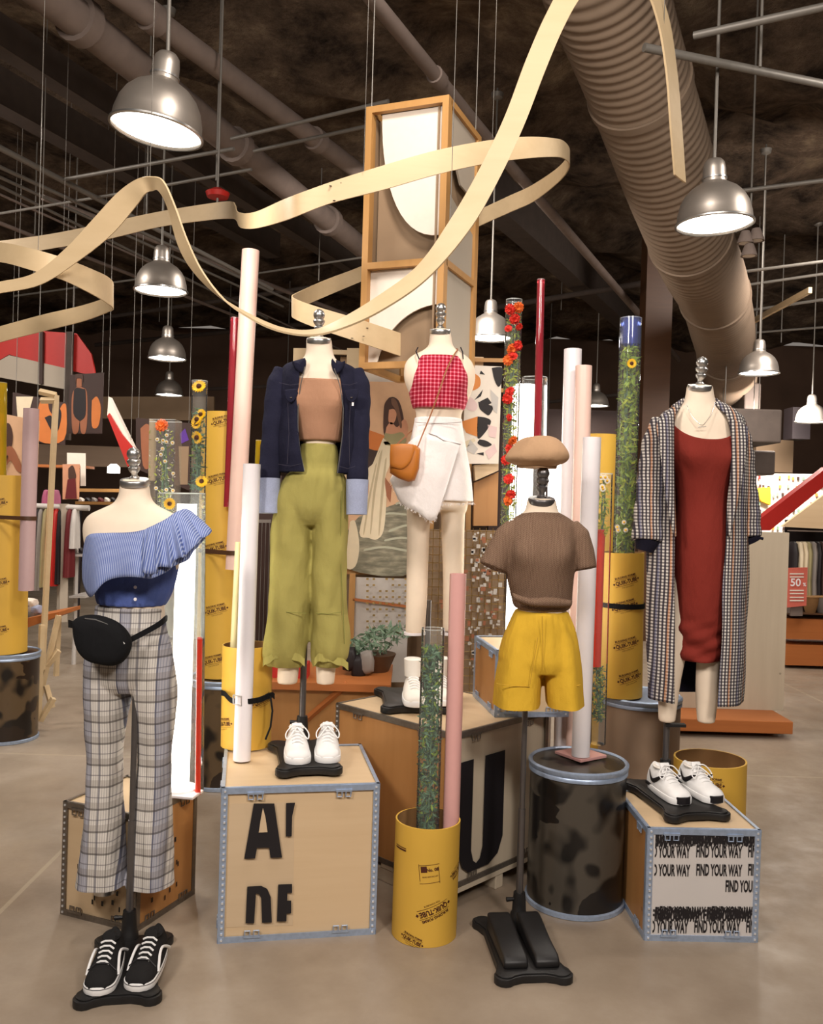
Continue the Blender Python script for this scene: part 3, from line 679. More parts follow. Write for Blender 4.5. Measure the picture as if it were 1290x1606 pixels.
def ptop(u, v, d, zb, ub=None, db=None):
    """top point from pixel; bottom at height zb under bottom pixel column ub"""
    a = W(u, v, d)
    if ub is None: return a, Vector((a.x, d, zb))
    db = db or d; b = Z(ub[0], ub[1], zb) if isinstance(ub, tuple) else None
    return a, b
def under(u, v, d): return W(u, v, d)
SH = 40
solid_tube('cardboard_tube', 'tallest pale pink-white tube, rising left of the denim jacket', W(393, 393, 4.81), W(367, 893, 4.81), .047, 'palepink')
solid_tube('cardboard_tube', 'white tube on the crate with cropped letters, left of the olive trousers', W(395, 728, 3.55), Z(379, 1192, .562), .0345, 'white')
solid_tube('cardboard_tube', 'thin cream tube standing in the yellow tube beside the white tube', W(374, 850, 3.72), W(362, 1100, 3.72), .014, 'cream')
solid_tube('cardboard_tube', 'tallest white tube right of the beret', W(898, 548, 4.05), (W(883, 1150, 4.05).x, 4.05, .001), .04, 'white')
solid_tube('cardboard_tube', 'peach pink tube between two white tubes right of the beret', W(915, 574, 3.95), (W(902, 1150, 3.95).x, 3.95, .001), .0365, 'palepink')
wt, _ = solid_tube('cardboard_tube', 'white tube standing on a pink square plate on the flower-print drum', W(928, 686, 3.62), Z(910, 1185, .59), .037, 'white')
p = Z(910, 1185, .576); t = obj('base_plate', box((p.x, p.y, .5815), (.15, .15, .012), rz=.6), MAT['pink'], smooth=False, bake=[m_bevel(.002)]); tag(t, 'pink square plate on the flower-print drum lid', 'plate')
# yellow printed forming tubes
def wrap(t, s, L, z, a, size, sx, r, rot, mat='inkbrown', bold=0, name='printed_text'):
    V, F = text(s, size, sx, bold); c, q = cos(rot), sin(rot); out = []
    for v in V:
        x, y = v.x*c-v.y*q, v.x*q+v.y*c; an = a+x/r; out.append(((r+.0012)*sin(an), -(r+.0012)*cos(an), z+y))
    obj(name, (out, F), MAT[mat], t, smooth=False)
def wrap_bar(t, z, a, w_, h_, r, rot, mat='inkbrown', name='printed_bar'):
    V, F = [], []; n = 10; c, q = cos(rot), sin(rot)
    for i in range(n+1):
        for s in (-1, 1):
            x0, y0 = -w_/2+w_*i/n, s*h_/2; x, y = x0*c-y0*q, x0*q+y0*c; an = a+x/r; V.append(((r+.0012)*sin(an), -(r+.0012)*cos(an), z+y))
    for i in range(n): F.append((2*i, 2*i+2, 2*i+3, 2*i+1))
    obj(name, (V, F), MAT[mat], t, smooth=False)
def logo(t, z, a, k, r, rot, flip=False):
    ro = rot+(pi if flip else 0); s = -1 if flip else 1; c, q = cos(rot), sin(rot)
    def at(dx, dy): return (a+(s*dx*c-s*dy*q)/r, z+s*dx*q+s*dy*c)
    aa, zz = at(0, .034*k); wrap(t, 'BUILDING FORMS', 0, zz, aa, .018*k, 1.0, r, ro, bold=.0006*k)
    aa, zz = at(0, .022*k); wrap_bar(t, zz, aa, .16*k, .002*k, r, rot)
    aa, zz = at(0, 0); wrap(t, 'QUIK-TUBE', 0, zz, aa, .036*k, .8, r, ro, bold=.0012*k)
    aa, zz = at(0, -.021*k); wrap_bar(t, zz, aa, .16*k, .002*k, r, rot)
    aa, zz = at(0, -.034*k); wrap(t, 'FOR CONCRETE', 0, zz, aa, .011*k, 1, r, ro)
    for sx in (-1, 1): aa, zz = at(sx*.085*k, 0); wrap_bar(t, zz, aa, .012*k, .012*k, r, rot+pi/4)
yt, YL = solid_tube('forming_tube', 'short yellow printed tube on the floor holding leafy tube and pink tube', (W(671, 1284, 3.3).x, 3.3, .428), (W(665, 1440, 3.3).x, 3.3, 0.001), .121, 'card', 'cardin')
logo(yt, .135, .25, .75, .121, .35, True); wrap_bar(yt, .345, -.95, .06, .003, .121, 0); wrap_bar(yt, .337, -.95, .06, .006, .121, 0); logo(yt, .02, -.4, .5, .121, -.3)
for z_, a_, w_, h_ in [(.30, .05, .075, .0015), (.235, .10, .075, .0015), (.27, -.23, .0015, .062), (.265, .37, .0015, .062), (.283, -.1, .022, .022)]: wrap_bar(yt, z_, a_, w_, h_, .121, .12)
wrap(yt, 'No. 08', 0, .283, .16, .016, 1, .121, .12, bold=.0006); wrap(yt, 'READ BEFORE USE', 0, .258, .1, .007, 1, .121, .12)
logo(yt, .26, 1.15, .5, .121, .3, True)
yt2, _ = solid_tube('forming_tube', 'short yellow printed tube on the lettered crate behind the white tube', (W(388, 1012, 3.74).x, 3.74, .985), (W(386, 1150, 3.74).x, 3.74, .562), .105, 'card', 'cardin'); logo(yt2, .1, -.9, .6, .105, .2); logo(yt2, .2, .9, .6, .105, .2)
bt = thing('buckle_strap', 'black buckled strap round the short yellow tube and white tube', 'strap', W(388, 1095, 3.74))
ring = [(bt.location.x+.112*cos(a), 3.74+.112*sin(a), 0) for a in [2*pi*i/40 for i in range(41)]]
zb = W(388, 1095, 3.74).z
def band(c, r, z0, z1, n=40, mat='black', ex=None):
    return lathe([(r, z0), (r+.003, z0), (r+.003, z1), (r, z1)], c, n, False, False)
P1_ = [W(352, 1088, 3.66), W(362, 1098, 3.58), W(374, 1100, 3.5), W(392, 1100, 3.50), W(408, 1097, 3.58), W(425, 1090, 3.66), Vector((W(430, 1090, 3.74).x, 3.74, zb+.01)), Vector((bt.location.x+.07, 3.84, zb)), Vector((bt.location.x-.07, 3.84, zb)), W(348, 1086, 3.72), W(352, 1088, 3.66)]
V, F = [], []
Pc = [Vector(q) for q in cr([tuple(q) for q in P1_], 5)]
for q in Pc: V += [q+Vector((0, 0, .011)), q-Vector((0, 0, .011))]
F = [(2*i, 2*i+1, 2*i+3, 2*i+2) for i in range(len(Pc)-1)]
obj('strap_web', (V, F), MAT['blackcloth'], bt, world=True, bake=[m_solid(.003)])
obj('buckle', tube([W(366, 1090, 3.49), W(378, 1092, 3.48), W(378, 1106, 3.48), W(366, 1104, 3.49), W(366, 1090, 3.49)], .003, 8), MAT['steel'], bt, world=True)
obj('strap_tail', tube([W(424, 1092, 3.62), W(427, 1115, 3.6), W(424, 1140, 3.6), W(416, 1160, 3.58)], .004, 8), MAT['blackcloth'], bt, world=True)
yt3, _ = solid_tube('forming_tube', 'tall yellow printed tube behind the red and pink tubes at left', (W(352, 648, 5.0).x, 5.0, W(352, 648, 5.0).z), (W(345, 1040, 5.0).x, 5.0, .601), .13, 'card', 'cardin')
for z_, a_ in [(.1, .0), (.38, .1), (.72, -.0), (1.1, .1), (1.42, .25)]: logo(yt3, z_, a_-.1, .75, .13, .25)
def hull_band(cs, z, h, mat, lb):
    P = sorted((cx+r*cos(2*pi*i/36), cy+r*sin(2*pi*i/36)) for cx, cy, r in cs for i in range(36))
    def half(Q):
        H = []
        for p in Q:
            while len(H) > 1 and (H[-1][0]-H[-2][0])*(p[1]-H[-2][1])-(H[-1][1]-H[-2][1])*(p[0]-H[-2][0]) <= 0: H.pop()
            H.append(p)
        return H[:-1]
    Hh = half(P)+half(P[::-1]); n = len(Hh); V = [(x, y, z-h) for x, y in Hh]+[(x, y, z+h) for x, y in Hh]
    return tag(obj('tube_strap', (V, [(i, (i+1) % n, n+(i+1) % n, n+i) for i in range(n)]), MAT[mat], bake=[m_solid(.004)]), lb, 'strap')
hull_band([(W(349, 863, 5.0).x, 5.0, .134), (W(369, 863, 4.81).x, 4.81, .051)], W(349, 863, 5).z, .012, 'darkwood', 'brown strap binding the tall left yellow tube and pale pink tube')
yt4, _ = solid_tube('forming_tube', 'yellow printed tube on the tan drum with a dark strap, left of the checked coat', (W(975, 866, 4.3).x, 4.3, W(975, 866, 4.3).z), (W(972, 1080, 4.3).x, 4.3, .701), .105, 'card', 'cardin')
for z_, a_ in [(.1, .25), (.26, .05), (.44, -.05), (.56, .0)]: logo(yt4, z_, a_, .72, .105, .28)
tag(obj('tube_strap', band((W(975, 948, 4.3).x, 4.3, W(975, 948, 4.3).z), .106, -.012, .012), MAT['blackcloth']), 'dark strap round the yellow tube on the tan drum', 'strap')
yt5, _ = solid_tube('forming_tube', 'plain-looking tall yellow tube behind the white tube right of the beret', (W(938, 682, 4.95).x, 4.95, W(938, 682, 4.95).z), (W(930, 1100, 4.95).x, 4.95, .002), .1, 'card', 'cardin'); logo(yt5, 1.3, .2, .7, .1, .3)
yt6, _ = solid_tube('forming_tube', 'large yellow printed tube on the floor behind the FIND YOUR WAY crate', (W(1113, 1188, 4.05).x, 4.05, .475), (W(1110, 1300, 4.05).x, 4.05, .001), .16, 'card', 'cardin'); logo(yt6, .40, -.35, .75, .16, -.05)
yt7, _ = solid_tube('forming_tube', 'yellow printed tube standing on the drum at the left edge', (W(5, 746, 5.7).x, 5.7, W(5, 746, 5.7).z), (W(2, 1022, 5.7).x, 5.7, .571), .155, 'card', 'cardin')
for z_, a_ in [(.15, .3), (.45, .3), (.72, -.1), (.95, .2), (.3, -.4)]: logo(yt7, z_, a_, .7, .155, .2)
hull_band([(W(4, 810, 5.7).x, 5.7, .159), (W(44, 810, 5.5).x, 5.5, .05)], W(4, 810, 5.7).z, .012, 'darkwood', 'brown strap binding the yellow and mauve tubes at the left edge')
solid_tube('cardboard_tube', 'greyish mauve tube strapped beside the yellow tube at the left edge', W(49, 641, 5.5), W(41, 926, 5.5), .046, 'mauve')
clear_tube('acrylic_tube', 'translucent yellow tube at the far left edge, above the yellow card tube', W(-2, 600, 5.7), (W(-5, 1000, 5.7).x, 5.7, .575), .05, 'yel_ac')
solid_tube('cardboard_tube', 'pink tube standing in the short yellow floor tube', W(718, 900, 3.32), W(703, 1440, 3.32), .031, 'pink')
# coloured acrylic
clear_tube('acrylic_tube', 'translucent red tube left of the tallest pale pink tube', W(368, 498, 4.84), W(357, 795, 4.84), .023, 'red_ac')
clear_tube('acrylic_tube', 'short translucent yellow tube end behind the white tube', W(406, 690, 3.85), W(402, 800, 3.85), .014, 'yel_ac')
clear_tube('acrylic_tube', 'thin translucent dark red tube rising above the beret', W(848, 438, 4.1), W(842, 700, 4.1), .018, 'red_ac')
clear_tube('acrylic_tube', 'clear wide tube round the foot of the dark red tube above the beret', W(838, 592, 4.2), W(832, 960, 4.2), .06)
clear_tube('acrylic_tube', 'orange red acrylic tube right of the brown knit top', W(940, 830, 3.85), W(933, 1045, 3.85), .024, 'orange_ac')
clear_tube('acrylic_tube', 'thin red rod on the amber crate beside the glowing tube', W(313, 1000, 3.42), Z(310, 1246, .432), .011, 'orange_ac')
# ================================================================== FLOWER TUBES
def leaf_cloud(c0, c1, r, n, size, seed=1, curl=.5):
    rd = random.Random(seed); V, F = [], []
    c0, c1 = Vector(c0), Vector(c1)
    for i in range(n):
        t = rd.random(); a = rd.random()*2*pi; q = r*sqrt(rd.random())*.92; p = c0.lerp(c1, t)+Vector((q*cos(a), q*sin(a), 0))
        s = size*rd.uniform(.6, 1.3); d = Vector((rd.gauss(0, 1), rd.gauss(0, 1), rd.gauss(.3, 1))).normalized(); e = d.orthogonal().normalized(); e = Matrix.Rotation(rd.random()*6.28, 3, d) @ e
        k = len(V); V += [p-d*s, p+e*s*.32+d.cross(e)*s*.1, p+d*s, p-e*s*.32+d.cross(e)*s*.1]; F.append((k, k+1, k+2, k+3))
    return V, F
def stems(c0, c1, r, n, seed=2, th=.0022):
    rd = random.Random(seed); g = ([], [])
    for i in range(n):
        a = rd.random()*6.28; q = r*.7*rd.random(); b = rd.random()*6.28
        p0 = Vector(c0)+Vector((q*cos(a), q*sin(a), 0)); p1 = Vector(c1)+Vector((q*cos(b), q*sin(b), 0))
        g = join(g, tube([p0, p0.lerp(p1, .5)+Vector((rd.uniform(-.4, .4)*r, rd.uniform(-.4, .4)*r, 0)), p1], th, 5))
    return g
def foliage(name, label, a, b, r, n, size, mat, seed, sub=None):
    t = thing(name, label, 'foliage', b)
    o = obj('stems', stems(b, a, r, 5, seed), MAT['leaf_d'], t, world=True)
    o = obj('leaves', leaf_cloud(b, a, r, n, size, seed), MAT[mat], t, world=True, smooth=False); o['kind'] = 'stuff'
    if sub: o = obj('leaves', leaf_cloud(b, a, r, n//2, size*.8, seed+9), MAT[sub], t, world=True, smooth=False); o['kind'] = 'stuff'; 
    return t
def flower(p, r, kind, label, group=None, yaw=0, tilt=0):
    rd = random.Random(int(p[0]*997+p[2]*1313)); t = thing({'sun': 'sunflower', 'car': 'red_flower', 'dai': 'white_flower'}[kind], label, 'flower', p, 0, group)
    M = Matrix.Rotation(yaw, 4, 'Z') @ Matrix.Rotation(radians(90)+tilt, 4, 'X')
    V, F = [], []
    if kind in ('sun', 'dai'):
        n = 16 if kind == 'sun' else 9
        for lay in range(2):
            for i in range(n):
                a = 2*pi*(i+.5*lay)/n; c, s = cos(a), sin(a); z = .003*lay+rd.uniform(-.1, .25)*r*.5; w_ = r*.17; k = len(V)
                for (q, h, zz) in ((.3, -w_*.5, 0), (.65, -w_, z*.6), (1.0, 0, z), (.65, w_, z*.6), (.3, w_*.5, 0)): V.append((q*r*c-h*s, q*r*s+h*c, zz))
                F.append((k, k+1, k+2, k+3, k+4))
        obj('petals', xf((V, F), M), MAT['petal_y' if kind == 'sun' else 'petal_w'], t, smooth=False)
        obj('flower_centre', xf(lathe([(r*.36, -.004), (r*.36, .004), (r*.25, .010), (.001, .012)], n=14), M), MAT['seed' if kind == 'sun' else 'petal_y'], t)
    else:
        for lay in range(5):
            n = 11-lay
            for i in range(n):
                a = 2*pi*(i+.37*lay)/n; q = r*(1-.16*lay); z = r*.12*lay; w_ = r*.3; c, s = cos(a), sin(a); k = len(V)
                for (f, h, zz) in ((.1, -w_*.3, z), (.7, -w_, z+r*.25), (.95, -w_*.5, z+r*rd.uniform(.1, .5)), (1, 0, z+r*rd.uniform(.0, .4)), (.95, w_*.5, z+r*rd.uniform(.1, .5)), (.7, w_, z+r*.25), (.1, w_*.3, z)): V.append((f*q*c-h*s, f*q*s+h*c, zz))
                F.append(tuple(range(k, k+7)))
        obj('petals', xf((V, F), M), MAT['petal_r' if rd.random() < .75 else 'petal_o'], t, smooth=False)
        obj('calyx', xf(lathe([(r*.08, -r*.7), (r*.3, -r*.3), (r*.35, 0)], n=10), M), MAT['leaf'], t)
    return t
# big clear tube with glowing light on the amber crate
bx = Z(288, 1232, .432); BX, BY = bx.x, 3.52
clear_tube('acrylic_tube', 'widest clear tube, holding the glowing light on the amber crate', W(285, 773, BY), Vector((BX, BY, .434)), .093)
t = thing('light_tube', 'bright white glowing light column inside the wide clear tube at left', 'light', (W(281, 1235, 3.5).x, 3.5, .44))
zt = W(276, 790, 3.5).z-.44; obj('glow_column', lathe([(.038, .02), (.038, zt)], n=32), MAT['tubeglow'], t); obj('foot', lathe([(.07, 0), (.07, .012), (.04, .02)], n=32), MAT['white'], t)
bp = Z(300, 1243, .43); tag(obj('white_block', box((BX+.01, 3.47, .4375), (.16, .10, .011), rz=-.2), MAT['white'], smooth=False, bake=[m_bevel(.003)]), 'white slab at the foot of the glowing tube on the amber crate', 'block')
t1, b1 = W(313, 597, 3.6), W(305, 1000, 3.6)
clear_tube('acrylic_tube', 'clear tube of sunflowers rising behind the blue ruffle top', t1, b1, .032)
foliage('leaf_bunch', 'dark green leaves packed in the sunflower tube', W(312, 640, 3.6), W(309, 768, 3.6), .028, 170, .016, 'leaf_d', 3, 'leaf')
for k, (u, v, r, lb) in enumerate([(312, 606, .030, 'topmost sunflower in the clear tube, facing forward'), (309, 658, .028, 'second sunflower from the top with dark centre'), (315, 650, .024, 'small sunflower overlapping the second one'), (309, 686, .028, 'drooping yellow sunflower in the middle of the tube'), (316, 755, .026, 'lowest sunflower, just above the wide clear tube rim'), (308, 665, .022, 'tiny sunflower tucked under the second one')]):
    flower(W(u, v, 3.575), r, 'sun', lb, 'sunflowers in the tall clear tube', yaw=random.uniform(-.5, .5), tilt=random.uniform(-.5, .3))
clear_tube('acrylic_tube', 'square clear tube of small white flowers beside the sunflower tube', W(260, 659, 3.6), W(254, 1000, 3.6), .052, sq=True)
foliage('leaf_bunch', 'pale sprigs inside the square clear tube', W(259, 672, 3.6), W(256, 880, 3.6), .044, 240, .010, 'leaf_l', 5, 'petal_w')
flower(W(254, 668, 3.56), .028, 'car', 'single red flower at the top of the square clear tube', tilt=-.3)
flower(W(266, 790, 3.44), .024, 'sun', 'sunflower at the rim of the wide clear tube by the ruffle sleeve')
flower(W(262, 932, 3.42), .018, 'car', 'small red flower beside the waist of the plaid trousers')
for k in range(12): flower(W(244+random.uniform(0, 32), 680+random.uniform(0, 90), 3.56), .009, 'dai', 'tiny white flower in the square clear tube', 'tiny white flowers in the square tube')
# red flower tube
clear_tube('acrylic_tube', 'tall clear tube of red flowers left of the beret', W(806, 470, 4.0), W(794, 900, 4.0), .037)
foliage('leaf_bunch', 'light green leaves between the red flowers', W(805, 485, 4.0), W(795, 890, 4.0), .032, 420, .016, 'leaf_l', 11, 'leaf')
for k, (u, v) in enumerate([(800, 485), (812, 482), (797, 516), (813, 512), (801, 547), (810, 542), (797, 565), (803, 560), (800, 615), (796, 625), (797, 655), (802, 690), (797, 705), (794, 722), (798, 752), (800, 775), (795, 785), (806, 500)]):
    flower(W(u, v, 3.965), .026 if k not in (2, 3, 10) else .018, 'car', 'ruffled red flower in the tall clear tube left of the beret', 'red flowers in the tall clear tube', yaw=random.uniform(-.7, .7), tilt=random.uniform(-.6, .6))
# right light columns
for (u, v, vb, lb, r) in [(822, 604, 1010, 'glowing white column left of the beret dress form, behind the red flowers', .055), (870, 725, 1010, 'glowing white column behind the neck of the brown knit form', .03)]:
    a, b = W(u, v, 4.3), W(u-8, vb, 4.3); t = thing('light_tube', lb, 'light', (a.x, 4.3, 0)); obj('glow_column', lathe([(r, .9), (r, a.z)], n=32), MAT['tubeglow'], t); obj('stand', lathe([(.07, 0), (.07, .015), (.02, .03), (.02, .9)], n=24), MAT['white'], t)
# green tube
clear_tube('acrylic_tube', 'clear tube packed with green ferns left of the checked coat', W(989, 499, 4.28), W(975, 940, 4.28), .052)
foliage('fern_bunch', 'bright green ferns filling the tall clear tube', W(987, 545, 4.28), W(977, 930, 4.28), .046, 900, .022, 'leaf', 21, 'leaf_l')
flower(W(990, 570, 4.23), .024, 'sun', 'single orange yellow flower near the top of the fern tube')
tag(obj('blue_film', lathe([(.047, 0), (.047, .13)], W(988, 541, 4.28), 30, False, False), acrylic('blue_film', S(90, 110, 200), .3)), 'blue film rolled in the top of the fern tube', 'film')
for k in range(4): flower(W(972+random.uniform(-6, 10), 815+random.uniform(-15, 25), 4.22), .013, 'dai', 'tiny white flower low in the fern tube', 'tiny white flowers in the fern tube')
# mixed tube
clear_tube('acrylic_tube', 'clear tube with white flowers, orange insert and leaves right of the yellow shorts', W(948, 742, 3.85), (W(936, 1190, 3.85).x, 3.85, .58), .034)
foliage('leaf_bunch', 'pale stems in the upper part of the mixed clear tube', W(947, 752, 3.85), W(943, 840, 3.85), .028, 120, .014, 'leaf_l', 31, 'leaf')
foliage('leaf_bunch', 'leafy sprigs at the lower end of the mixed clear tube', W(940, 1045, 3.85), W(937, 1130, 3.85), .028, 240, .012, 'leaf_d', 32, 'leaf_l')
for k in range(5): flower(W(946+random.uniform(-6, 6), 750+random.uniform(-5, 18), 3.81), .014, 'dai', 'small white flower in the mixed clear tube', 'white flowers in the mixed tube')
# foreground leafy tube
clear_tube('acrylic_tube', 'clear leafy tube standing in the short yellow floor tube', W(679, 985, 3.3), (W(666, 1440, 3.3).x, 3.3, .004), .043)
foliage('ivy_bunch', 'dark glossy ivy filling the clear tube in the yellow floor tube', W(678, 1012, 3.3), W(669, 1300, 3.3), .038, 900, .017, 'leaf_d', 41, 'leaf')
foliage('leaf_bunch', 'dark leaves low inside the ivy tube', W(669, 1290, 3.3), W(668, 1400, 3.3), .036, 120, .016, 'leaf_d', 43)
# ================================================================== DRESS FORMS
def base_stand(t, bx, by, bz, rot, pole_top, wd=.27, dp=.44, pole_xy=None, slabs=False, knobdir=-1):
    """t is the dress form thing (unrotated); world coords"""
    out = []
    def arc(cx, cy, r, a0, a1, n=7): return [(cx+r*cos(radians(a0+(a1-a0)*i/n)), cy+r*sin(radians(a0+(a1-a0)*i/n))) for i in range(n+1)]
    x, y, r = wd/2-.035, dp/2-.035, .036
    poly = arc(-x, -y, r, 130, 320)+[(-x+.06, -y-.012), (x-.06, -y-.012)]+arc(x, -y, r, 220, 410)+[(x+.012, -y+.07), (x+.006, y-.07)]+arc(x, y, r, -50, 140)+[(x-.06, y+.014), (-x+.06, y+.014)]+arc(-x, y, r, 40, 230)+[(-x-.006, y-.07), (-x-.012, -y+.07)]
    M = Matrix.Translation((bx, by, bz)) @ Matrix.Rotation(rot, 4, 'Z')
    g = join(prism(poly, .0, .026)); g2 = prism([(a*.95, b*.965) for a, b in poly], .026, .032)
    o = obj('base_plate', xf(join(g, g2), M), MAT['black'], t, world=True, bake=[m_bevel(.004)])
    if slabs:
        for sx in (-.055, .055):
            prof_ = [(-.175, .03), (-.175, .055), (-.15, .07), (-.05, .075), (.08, .095), (.12, .095), (.12, .03)]
            V = [(sx+e*(.043 if e else 0), yy, zz) for e in (-1, 1) for yy, zz in prof_]; n = len(prof_)
            F = [tuple(range(n)), tuple(range(n, 2*n))[::-1]]+[(i, (i+1) % n, n+(i+1) % n, n+i) for i in range(n)]
            obj('shoe_block', xf((V, F), M), MAT['black'], t, world=True, bake=[m_bevel(.010, 3)])
    py = dp/2-.075; pw = M @ Vector((0, py, 0)) if pole_xy is None else Vector((*pole_xy, bz))
    px_, py_ = pw.x, pw.y
    obj('socket', lathe([(.034, .03), (.032, .05), (.027, .06), (.024, .11), (.022, .13)], (px_, py_, bz), 24), MAT['black'], t, world=True)
    obj('clamp_knob', tube([(px_, py_, bz+.105), (px_-.05, py_-.01, bz+.105)], [.005, .009], 10), MAT['black'], t, world=True)
    obj('pole', tube([(px_, py_, bz+.1), (px_, py_, bz+.45)], .0135, 20), MAT['pole'], t, world=True)
    obj('upper_pole', tube([(px_, py_, bz+.42), (px_, py_, pole_top)], .0105, 20), MAT['steel' if False else 'pole'], t, world=True)
    return Vector((px_, py_, bz))
def neck_cap(t, u, v, d, r=.052, tilt=.22, dark=False):
    p = W(u, v, d); M = Matrix.Translation(p) @ Matrix.Rotation(tilt, 4, 'X')
    obj('neck_cap', xf(lathe([(r*.98, -.022), (r*1.0, -.020), (r*1.0, -.004), (r*.96, 0), (r*.7, .001), (.014, .004)], n=40), M), MAT['pole' if dark else 'steel'], t, world=True)
    o = obj('finial', xf(lathe([(.018, .0), (.018, .008), (.011, .014), (.011, .022), (.017, .03), (.021, .038), (.021, .044), (.014, .05), (.020, .056), (.024, .064), (.024, .07), (.017, .077), (.022, .083), (.024, .093), (.021, .105), (.012, .114), (.001, .117)], n=24, cap1=False), M), MAT['steel' if not dark else 'pole'], t, world=True)
def body(t, rows, d, legs=(), bust=None, name='body_form', vox=.007, it=8):
    R = sil(rows, d)
    def f(a, tt, z):
        if not bust: return 0
        zb, am = bust; s = 0
        for c in (-.5, .5): s += am*exp(-((a-(1.5*pi+c))/.34)**2)*exp(-((z-zb)/.05)**2)
        return s
    g = loft(R, 48, f)
    for lr in legs: g = join(g, loft(sil(lr, d, kz=1.0), 28))
    return obj(name, g, MAT['form'], t, world=True, bake=[m_remesh(vox, it)], sharp=180)
def bustfn(zb, am, sep=.5, wv=None):
    def f(a, tt, z):
        s = 0
        for c in (-sep, sep): s += am*exp(-((a-(1.5*pi+c))/.34)**2)*exp(-((z-zb)/.055)**2)
        if wv: s += wv(a, tt, z)
        return s
    return f
# generic neck rows helper: rows in px
# ---- form 1 : ruffle top
D1 = 3.2
pf = Z(207, 1476, 0)
f1_ = thing('dress_form', 'cream dress form in striped ruffle top and plaid trousers, nearest at left', 'mannequin', (pf.x, 3.17, 0))
body(f1_, [(752, 189, 232, .047), (765, 188, 234, .05), (778, 186, 236, .052), (790, 178, 244, .058), (799, 160, 262, .062), (808, 142, 280, .068), (818, 133, 288, .078), (832, 130, 291, .085), (860, 134, 287, .095), (900, 148, 276, .1), (925, 158, 266, .09), (945, 160, 258, .082), (965, 158, 258, .082), (1000, 152, 260, .09), (1040, 146, 264, .1), (1070, 146, 264, .09)], D1,
     legs=[[(1040, 148, 202), (1120, 146, 196), (1200, 150, 188), (1300, 146, 184), (1390, 145, 183)], [(1040, 208, 262), (1120, 216, 262), (1200, 222, 260), (1300, 224, 258), (1383, 221, 258)]], bust=(W(211, 870, D1).z, .02))
neck_cap(f1_, 211, 752, D1-.01)
for u, v, lb in ((165, 1390, 0), (240, 1383, 0)):
    obj('ankle_cap', tube([W(u, v-12, D1), W(u, v+9, D1)], [.047, .04], 24), MAT['steel'], f1_, world=True)
base_stand(f1_, -.91, 2.96, 0, .17, W(208, 1100, 3.12).z+.05, pole_xy=(pf.x, 3.13))
# ---- form 2 : jacket
D2 = 3.68
f2_ = thing('dress_form', 'cream dress form in dark denim jacket and olive trousers, on the lettered crate', 'mannequin', (W(476, 1165, D2).x, D2, .562))
body(f2_, [(530, 480, 520, .046), (545, 480, 521, .05), (558, 478, 524, .053), (568, 470, 532, .06), (577, 455, 546, .066), (588, 442, 556, .078), (605, 444, 555, .09), (640, 455, 545, .098), (680, 470, 531, .085), (700, 475, 526, .074), (740, 470, 530, .078), (790, 450, 540, .09), (815, 448, 540, .08)], D2,
     legs=[[(800, 450, 492), (900, 446, 482), (1000, 438, 474), (1072, 434, 466)], [(800, 496, 540), (900, 498, 532), (1000, 494, 530), (1072, 496, 524)]], bust=(W(500, 630, D2).z, .018))
neck_cap(f2_, 500, 530, D2-.01, .05)
base_stand(f2_, -.40, 3.52, .564, .24, W(480, 1000, 3.68).z, pole_xy=(W(473, 1150, 3.72).x, 3.72), wd=.255, dp=.42)
# ---- form 3 : gingham
D3 = 4.08
f3_ = thing('dress_form', 'cream dress form in red gingham top and white denim skirt, on the centre crate', 'mannequin', (W(668, 1060, D3).x, D3, .702))
body(f3_, [(517, 674, 706, .046), (530, 673, 708, .049), (543, 671, 711, .053), (551, 662, 720, .06), (558, 648, 732, .066), (568, 637, 741, .075), (582, 633, 745, .085), (600, 634, 744, .092), (620, 642, 737, .1), (642, 650, 726, .088), (655, 652, 723, .082), (680, 648, 726, .09), (720, 640, 732, .1), (780, 636, 734, .1), (800, 638, 732, .09)], D3,
     legs=[[(780, 637, 678), (840, 638, 673), (900, 637, 671), (950, 636, 669), (993, 635, 666)], [(780, 690, 730), (840, 692, 728), (900, 694, 727), (950, 694, 724), (990, 694, 722)]], bust=(W(690, 595, D3).z, .016))
neck_cap(f3_, 690, 516, D3-.01, .048)
for u in (650, 708): obj('ankle_cap', tube([W(u, 991, D3), W(u, 995, D3)], .05, 24), MAT['white'], f3_, world=True)
base_stand(f3_, .03, 3.98, .704, .12, 1.1, wd=.32, dp=.42, pole_xy=(W(668, 1080, 4.12).x, 4.12))
# ---- form 4 : beret
D4 = 3.3
p4 = Z(812, 1450, 0)
f4_ = thing('dress_form', 'dress form wearing beige beret, brown knit top and yellow shorts', 'mannequin', (p4.x, 3.38, 0))
body(f4_, [(782, 826, 871, .048), (792, 825, 873, .051), (802, 822, 876, .055), (810, 812, 886, .062), (818, 800, 900, .07), (832, 795, 904, .08), (860, 795, 904, .095), (900, 802, 895, .1), (940, 812, 888, .085), (960, 812, 888, .085), (1000, 804, 892, .088), (1030, 806, 890, .08)], D4, bust=(W(848, 870, D4).z, .02))
neck_cap(f4_, 849, 781, D4-.01, .05, dark=True)
base_stand(f4_, .435, 3.17, 0, .12, W(817, 1080, 3.38).z, wd=.27, dp=.46, slabs=True, pole_xy=(p4.x, 3.37))
